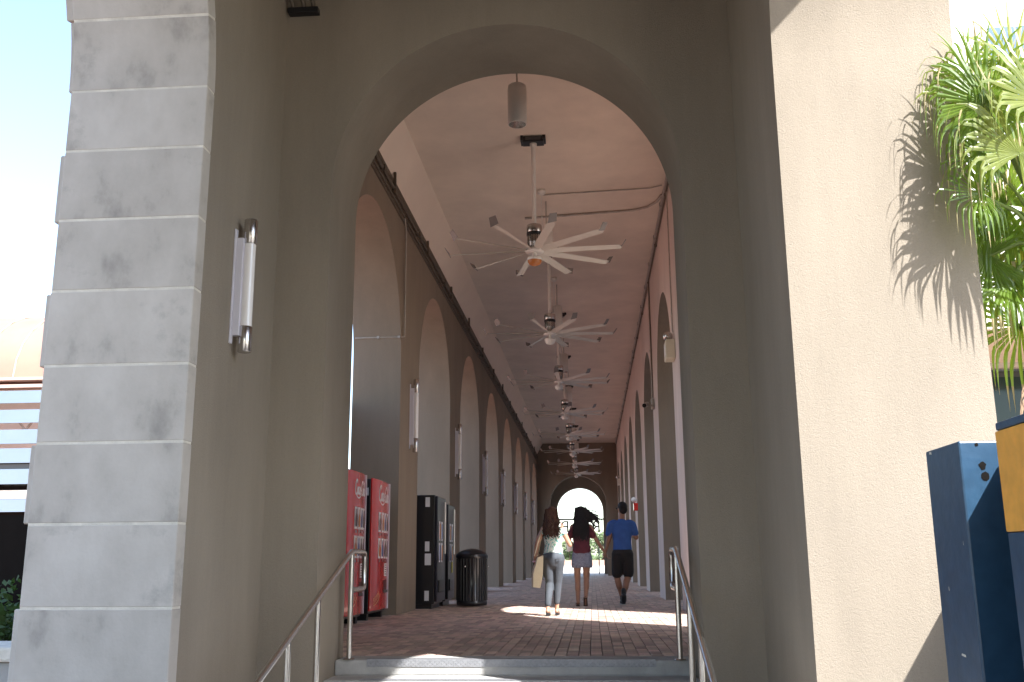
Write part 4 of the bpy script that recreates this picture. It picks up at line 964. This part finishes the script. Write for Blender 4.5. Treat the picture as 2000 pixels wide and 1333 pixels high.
def head(b, c, s, look):
    c = Vector(c); f = Vector(look).normalized(); x = f.cross(Vector((0, 0, 1))).normalized()
    b.sphere(c + f * -.012 * s, (.078 * s, .094 * s, .105 * s), 12); b.sphere(c + f * .022 * s + Vector((0, 0, -.04 * s)), (.058 * s, .066 * s, .075 * s), 10)
    b.tube([c + f * .085 * s + Vector((0, 0, .025 * s)), c + f * .112 * s + Vector((0, 0, -.018 * s)), c + f * .09 * s + Vector((0, 0, -.028 * s))], [.009 * s, .014 * s, .012 * s], 8)   # nose
    b.tube([c + f * .086 * s + x * .022 * s + Vector((0, 0, -.055 * s)), c + f * .092 * s + Vector((0, 0, -.054 * s)), c + f * .086 * s - x * .022 * s + Vector((0, 0, -.055 * s))], .007 * s, 6)
    for k in (-1, 1):
        e = c + x * k * .079 * s + Vector((0, 0, -.008 * s)) - f * .012 * s
        b.sphere(e, (.012 * s, .020 * s, .030 * s), 6)
def face_bits(parent, c, s, look):
    c = Vector(c); f = Vector(look).normalized(); x = f.cross(Vector((0, 0, 1))).normalized()
    for k in (-1, 1):
        q = MB(); q.sphere(c + f * .080 * s + x * k * .031 * s + Vector((0, 0, .008 * s)), .012 * s, 6); q.build('eye', M['glassy'], parent)
def strands(name, m, parent, roots, n, rd, w_=.012):
    b = MB()
    for i in range(n):
        pts = roots(i, rd); P = [Vector(p) for p in pts]
        for j in range(len(P) - 1):
            d = (P[j + 1] - P[j]).normalized(); s_ = d.cross(Vector((0, 1, .2))).normalized()
            wa = w_ * (1 - j / len(P)) + .003; wb = w_ * (1 - (j + 1) / len(P)) + .002
            b.add([P[j] - s_ * wa, P[j] + s_ * wa, P[j + 1] + s_ * wb, P[j + 1] - s_ * wb], [(0, 1, 2, 3)])
    return b.build(name, m, parent)

# ---- woman with the tote bag (faces +y, walking away)
W1 = empty('person', (-0.60, 15.25, 0), R(-4), 'woman with long brown hair, floral top and grey trousers carrying a cream tote bag', 'person', None)
b = MB(); k = 1.0
HC = (-.01, .01, 1.49)
head(b, HC, .98, (.25, 1, -.05)); limb(b, [(-.01, -.015, 1.30), (-.01, 0, 1.42)], [.05, .046])
limb(b, [(0, 0, .93), (0, 0, 1.06), (0, -.005, 1.20), (-.005, -.01, 1.28)], [(.125, .09), (.105, .085), (.135, .09), (.125, .065)], 18)
limb(b, [(-.14, -.01, 1.285), (-.235, -.03, 1.10), (-.275, .0, .90)], [.045, .037, .030]); limb(b, [(-.275, 0, .90), (-.285, .04, .78)], [.030, .021])
hand(b, (-.285, .04, .77), (0, .15, -1), .9, .6, (1, 0, 0))
limb(b, [(.13, -.01, 1.285), (.255, .03, 1.045)], [.045, .036]); limb(b, [(.255, .03, 1.045), (.15, .10, 1.29)], [.036, .023])
hand(b, (.148, .105, 1.30), (-.35, .1, 1), .9, .5, (-1, 0, 0))
for s, (hp, kn, an, toe) in ((-1, ((-.075, 0, .86), (-.065, .05, .47), (-.085, -.09, .11), (-.095, .05, .03))), (1, ((.075, 0, .86), (.055, .06, .48), (.03, .10, .10), (.03, .24, .03)))):
    limb(b, [hp, kn], [.085, .052]); limb(b, [kn, an], [.052, .032]); limb(b, [(an[0], an[1] - .02, an[2] - .035), toe], [.030, .026])
body = remesh(b, 'body', M['skin'], W1, .009)
face_bits(W1, HC, .98, (.25, 1, -.05))
b = MB(); limb(b, [(0, 0, .90), (0, 0, 1.03), (0, -.005, 1.18), (-.005, -.01, 1.27)], [(.155, .115), (.128, .105), (.148, .105), (.135, .075)], 20)
for s in (-1, 1): limb(b, [(s * .12, -.01, 1.265), (s * .155, -.01, 1.235)], [.055, .055])
remesh(b, 'blouse', M['floral'], W1, .011)
b = MB(); limb(b, [(0, -.01, .94), (0, -.02, .86), (0, -.01, .80)], [(.128, .095), (.160, .125), (.150, .115)], 20)
limb(b, [(-.08, -.015, .84), (-.068, .045, .48), (-.082, -.075, .17)], [.100, .066, .050]); limb(b, [(.08, -.015, .84), (.058, .055, .49), (.033, .085, .20)], [.100, .066, .050])
tr_ = remesh(b, 'trousers', M['jeans'], W1, .011)
for s in (-1, 1):
    q = MB(); q.tube([(s * .115, -.125, .835), (s * .085, -.142, .822), (s * .045, -.138, .832)], .004, 5); q.build('pocket_seam', M['shoe'], tr_)
for (x, y, z, tilt) in ((-.09, -.03, .0, .5), (.03, .16, .0, .2)):
    q = MB(); limb(q, [(x, y - .07, z + .075), (x, y + .02, z + .045), (x, y + .12, z + .025)], [.026, .032, .028]); q.box((x - .022, y - .095, z + .003), (x + .022, y - .055, z + .075)); q.box((x - .028, y - .03, z + .002), (x + .028, y + .14, z + .012))
    q.build('shoe', M['shoe'], W1)
b = MB(); b.sphere((-.015, -.02, 1.515), (.098, .112, .112), 12); limb(b, [(-.02, -.05, 1.50), (-.03, -.095, 1.36), (-.02, -.115, 1.26), (-.01, -.115, 1.18)], [(.090, .055), (.092, .05), (.075, .04), (.035, .022)], 16)
hr = remesh(b, 'hair', M['hair1'], W1, .012, 2)
def rt1(i, rd):
    a = rd.uniform(-1.6, 1.6); x = -.015 + .085 * math.sin(a); y = -.03 - .085 * math.cos(a); z = 1.54 + rd.uniform(-.05, .05); L = rd.uniform(.20, .38); ph = rd.uniform(0, 6)
    return [(x + .018 * math.sin(ph + j * 1.3) * (j / 4) + a * .002 * j + (.004 * j if i % 7 == 0 else 0), y - .012 * j - .01 * abs(math.sin(ph + j)), z - L * j / 7) for j in range(8)]
strands('hair_locks', M['hair1'], hr, rt1, 260, random.Random(4), .010)
bag = empty('tote_bag', (-0.92, 15.22, 0.0), R(-12), 'cream canvas tote bag hanging from the brown haired woman\'s left shoulder', 'bag')
b = MB(); b.add([(-.055, -.15, .42), (.055, -.15, .42), (.055, .15, .42), (-.055, .15, .42), (-.035, -.17, .86), (.045, -.17, .90), (.045, .16, .90), (-.035, .16, .86), (-.075, -.17, .62), (.07, -.17, .62), (.07, .17, .62), (-.075, .17, .62)],
       [(0, 3, 2, 1), (0, 1, 9, 8), (8, 9, 5, 4), (1, 2, 10, 9), (9, 10, 6, 5), (2, 3, 11, 10), (10, 11, 7, 6), (3, 0, 8, 11), (11, 8, 4, 7), (4, 5, 6, 7)])
o = b.build('bag_body', M['bag'], bag); o.rotation_euler = (0, R(7), R(20))
b = MB(); b.tube([(.06, -.10, .88), (.115, -.07, 1.10), (.175, -.03, 1.29), (.175, .04, 1.29), (.115, .08, 1.10), (.06, .10, .88)], .008, 6); b.build('strap', M['bag'], bag)
b = MB(); b.tube([Vector((-.283, .02, .80)) + Vector((.033 * math.cos(R(a)), .033 * math.sin(R(a)), .004 * math.sin(R(3 * a)))) for a in range(0, 361, 30)], .010, 6); b.build('bracelet', M['pink'], W1)

# ---- woman in maroon
W2 = empty('person', (-0.20, 18.45, 0), R(0), 'woman with black windblown hair, maroon top and short speckled skirt', 'person', None)
b = MB(); HC = (.0, .01, 1.66)
head(b, HC, 1.05, (-.1, 1, -.05)); limb(b, [(0, -.015, 1.44), (0, 0, 1.58)], [.055, .050])
limb(b, [(0, 0, .98), (0, 0, 1.14), (0, -.005, 1.32), (0, -.01, 1.42)], [(.135, .095), (.115, .09), (.15, .095), (.14, .07)], 18)
limb(b, [(-.16, -.01, 1.425), (-.245, .03, 1.16)], [.05, .04]); limb(b, [(-.245, .03, 1.16), (-.16, .24, 1.10)], [.040, .026]); hand(b, (-.155, .25, 1.10), (.3, 1, .1), 1, .5, (1, 0, .2))
limb(b, [(.16, -.01, 1.425), (.285, .03, 1.17)], [.05, .038]); limb(b, [(.285, .03, 1.17), (.425, .14, .955)], [.038, .024]); hand(b, (.428, .145, .945), (.35, .25, -.85), 1, .55, (.9, 0, .3))
limb(b, [(-.085, 0, .90), (-.09, .05, .50), (-.085, -.04, .10)], [.092, .055, .036]); limb(b, [(-.085, -.06, .07), (-.09, .10, .035)], [.032, .030])
limb(b, [(-.088, .03, .42), (-.088, .0, .30)], [.052, .052]); limb(b, [(.075, .03, .42), (.07, -.02, .32)], [.052, .050])
limb(b, [(.085, 0, .90), (.075, .06, .50), (.055, -.13, .16)], [.092, .055, .036]); limb(b, [(.055, -.15, .15), (.05, -.05, .045)], [.032, .030])
remesh(b, 'body', M['skin2'], W2, .009); face_bits(W2, HC, 1.05, (-.1, 1, -.05))
b = MB(); limb(b, [(0, -.01, .98), (0, 0, 1.12), (0, -.005, 1.30), (0, -.01, 1.41)], [(.175, .13), (.15, .12), (.168, .115), (.155, .085)], 20)
limb(b, [(0, -.07, .90), (0, -.06, .98)], [(.10, .06), (.16, .08)], 16)
for s in (-1, 1): limb(b, [(s * .13, -.01, 1.405), (s * .215, .01, 1.26)], [.065, .062])
remesh(b, 'shirt', M['maroon'], W2, .012)
b = MB(); q = [(0.160, .125, .98), (.185, .145, .88), (.192, .150, .76), (.195, .152, .685)]; vs = []
for rx, ry, z in q + [(.185, .142, .685), (.15, .11, .86)]:
    for i in range(28): a = 2 * math.pi * i / 28; vs.append((rx * math.cos(a) * (1 + .02 * math.sin(5 * a)), ry * math.sin(a) * (1 + .02 * math.cos(7 * a)), z + .006 * math.sin(4 * a)))
b.add(vs, [(r * 28 + i, r * 28 + (i + 1) % 28, (r + 1) * 28 + (i + 1) % 28, (r + 1) * 28 + i) for r in range(5) for i in range(28)], 0, True); b.build('skirt', M['skirt'], W2)
for (x, y, z, pz) in ((-.09, .0, .0, 0), (.05, -.10, .0, .10)):
    q = MB()
    if pz: q.add([(x - .034, y - .075, .155), (x + .034, y - .075, .155), (x + .038, y + .06, .02), (x - .038, y + .06, .02), (x - .034, y - .090, .150), (x + .034, y - .090, .150), (x + .038, y + .06, .004), (x - .038, y + .06, .004)], [(0, 1, 2, 3), (7, 6, 5, 4), (0, 4, 5, 1), (1, 5, 6, 2), (2, 6, 7, 3), (3, 7, 4, 0)])
    else: q.bbox((x - .036, y - .10, .002), (x + .036, y + .16, .022), .008)
    so_ = q.build('sandal', M['brownleather'], W2); q = MB(); q.tube([(x - .036, y - (.05 if pz else .04), .05 + pz), (x, y - (.07 if pz else .075), .075 + pz), (x + .036, y - (.05 if pz else .04), .05 + pz)], .007, 5); q.build('strap', M['brownleather'], so_)
b = MB(); b.sphere((0, -.01, 1.69), (.108, .118, .115), 12); limb(b, [(0, -.05, 1.68), (.01, -.10, 1.52), (.03, -.12, 1.36), (.035, -.12, 1.20)], [(.115, .07), (.115, .06), (.10, .05), (.05, .028)], 16)
limb(b, [(.06, -.05, 1.62), (.16, -.06, 1.555), (.235, -.06, 1.545)], [.07, .05, .015])
hr = remesh(b, 'hair', M['hair2'], W2, .013, 2)
def rt2(i, rd):
    a = rd.uniform(-1.6, 1.6); x = .10 * math.sin(a); y = -.03 - .085 * math.cos(a); z = 1.72 + rd.uniform(-.06, .06); L = rd.uniform(.3, .56); ph = rd.uniform(0, 6)
    if i % 4 == 0: return [(x * .7 + .055 * j + .01 * math.sin(ph + j), y - .01 * j, z - .02 - .022 * j + .012 * math.sin(ph + 1.3 * j) - .003 * j * j * (1 if i % 8 else -.3)) for j in range(6)]
    if i % 9 == 1: return [(-.10 - .022 * math.sin(j * .9), .02 + .01 * j, 1.70 - .04 * j) for j in range(5)]
    return [(x + .02 * math.sin(ph + j * 1.2) * (j / 3) + a * .002 * j, y - .012 * j, z - L * j / 7) for j in range(8)]
strands('hair_locks', M['hair2'], hr, rt2, 300, random.Random(9), .011)
t = empty('papers', (-0.42, 18.62, 1.02), 0, 'white folded papers held at the maroon woman\'s left side', 'papers')
b = MB(); b.bbox((-.055, -.08, -.03), (.055, .10, .22), .012); o = b.build('sheet', M['vwhite'], t); o.rotation_euler = (R(8), R(-10), 0)

# ---- man
W3 = empty('person', (0.56, 18.9, 0), R(3), 'man in blue T-shirt, black shorts and dark shoes holding a woman\'s hand', 'person', None)
b = MB(); HC = (.02, .02, 1.77)
head(b, HC, 1.12, (-.45, 1, 0)); limb(b, [(0, -.01, 1.55), (.01, .01, 1.69)], [.066, .060])
limb(b, [(0, 0, 1.00), (0, 0, 1.18), (0, -.005, 1.38), (0, -.01, 1.50)], [(.13, .10), (.145, .11), (.17, .115), (.14, .075)], 18)
limb(b, [(-.19, -.01, 1.46), (-.245, .0, 1.22)], [.054, .048]); limb(b, [(-.245, 0, 1.22), (-.32, -.03, .975)], [.048, .030]); hand(b, (-.322, -.03, .965), (-.2, -.1, -1), 1.12, .5, (-.8, .2, 0))
limb(b, [(.19, -.01, 1.46), (.265, .01, 1.23)], [.054, .048]); limb(b, [(.265, .01, 1.23), (.245, .25, 1.28)], [.048, .032]); hand(b, (.243, .26, 1.285), (-.2, 1, .2), 1.12, .7, (-1, 0, 0))
limb(b, [(-.08, 0, .92), (-.12, .06, .54), (-.02, .10, .13)], [.105, .066, .042]); limb(b, [(-.02, .08, .09), (-.02, .24, .045)], [.038, .034])
limb(b, [(.08, 0, .92), (.10, .04, .54), (-.01, -.12, .20)], [.105, .066, .042]); limb(b, [(-.01, -.13, .18), (-.01, -.04, .06)], [.038, .034])
limb(b, [(.06, -.02, .44), (.03, -.07, .32)], [.062, .058]); limb(b, [(-.10, .05, .44), (-.07, .06, .32)], [.062, .058])
remesh(b, 'body', M['skin2'], W3, .010)
b = MB(); limb(b, [(0, 0, 1.00), (0, 0, 1.16), (0, -.005, 1.36), (0, -.01, 1.49), (0, -.01, 1.55)], [(.182, .14), (.170, .135), (.198, .135), (.185, .10), (.10, .07)], 20)
for s in (-1, 1): limb(b, [(s * .14, -.01, 1.50), (s * .205, -.005, 1.475), (s * .25, 0, 1.31)], [.070, .070, .066])
remesh(b, 't_shirt', M['blue'], W3, .012)
b = MB(); limb(b, [(0, -.005, 1.02), (0, -.01, .92)], [(.172, .13), (.190, .145)], 20)
limb(b, [(-.09, 0, .93), (-.11, .05, .58)], [.115, .105]); limb(b, [(.09, 0, .93), (.10, .03, .58)], [.115, .105])
remesh(b, 'shorts', M['shorts'], W3, .012)
for (x, y, p_) in ((-.02, .13, 0), (-.01, -.10, .12)):
    q = MB()
    if p_: limb(q, [(x, y - .06, .17), (x, y - .01, .10), (x, y + .08, .045)], [.046, .050, .042]); limb(q, [(x, y - .03, .20), (x, y - .03, .27)], [.046, .044])
    else: limb(q, [(x, y - .06, .06), (x, y + .05, .05), (x, y + .17, .04)], [.046, .046, .040]); limb(q, [(x, y - .05, .10), (x, y - .04, .18)], [.046, .044])
    sh_ = q.build('shoe', M['shoe'], W3); q = MB(); q.bbox((x - .045, y - .115, .004), (x + .045, y + (.12 if p_ else .22), .02), .007); o = q.build('sole', M['sole'], sh_)
b = MB(); b.sphere((.025, -.005, 1.805), (.094, .112, .100), 12); b.sphere((.035, -.045, 1.75), (.082, .070, .085), 10)
remesh(b, 'hair', M['hair2'], W3, .011, 2)
b = MB(); b.tube([(-.075, .10, 1.785), (-.075, .02, 1.79), (-.07, -.02, 1.785)], .006, 5); b.sphere((-.075, .115, 1.78), (.020, .012, .022), 6); b.build('sunglasses', M['glassy'], W3)
# hand holding: lower forearm pair meets at about x=0.24

# ---- distant seated figure by the left piers
W4 = empty('person', (-2.45, 45.3, 0), R(200), 'distant figure in dark clothes and white shoes sitting against the left wall', 'person', None)
b = MB(); head(b, (0, 0, 1.12), 1, (0, 1, 0)); limb(b, [(0, 0, .95), (0, 0, 1.05)], [.05, .05]); limb(b, [(0, 0, .48), (0, 0, .70), (0, 0, .90)], [(.15, .11), (.13, .10), (.16, .09)])
for s in (-1, 1):
    limb(b, [(s * .17, 0, .90), (s * .22, .08, .66), (s * .12, .3, .60)], [.05, .04, .03]); hand(b, (s * .12, .31, .60), (0, 1, -.2), 1, .5, (0, 0, -1)); limb(b, [(s * .09, 0, .48), (s * .11, .42, .50), (s * .12, .50, .10)], [.09, .06, .04])
remesh(b, 'body', M['skin2'], W4, .014)
b = MB(); limb(b, [(0, 0, .46), (0, 0, .70), (0, 0, .90)], [(.18, .14), (.16, .13), (.19, .11)])
for s in (-1, 1): limb(b, [(s * .16, 0, .90), (s * .23, .08, .66)], [.06, .055])
remesh(b, 'shirt', M['shorts'], W4, .016)
b = MB()
for s in (-1, 1): limb(b, [(s * .09, 0, .47), (s * .11, .42, .50), (s * .12, .50, .18)], [.11, .08, .06])
remesh(b, 'trousers', M['shorts'], W4, .016)
for s in (-1, 1):
    q = MB(); limb(q, [(s * .12, .46, .06), (s * .13, .66, .04)], [.05, .045]); q.build('shoe', M['vwhite'], W4)
b = MB(); b.sphere((0, -.02, 1.14), (.09, .10, .10), 8); b.build('hair', M['hair2'], W4)
t = empty('stool', (-2.45, 45.3, 0), 0, 'low dark block seat under the distant figure', 'stool')
b = MB(); b.bbox((-.2, -.2, 0), (.2, .2, .40), .02); b.build('seat', M['grey'], t)

bpy.context.view_layer.update()
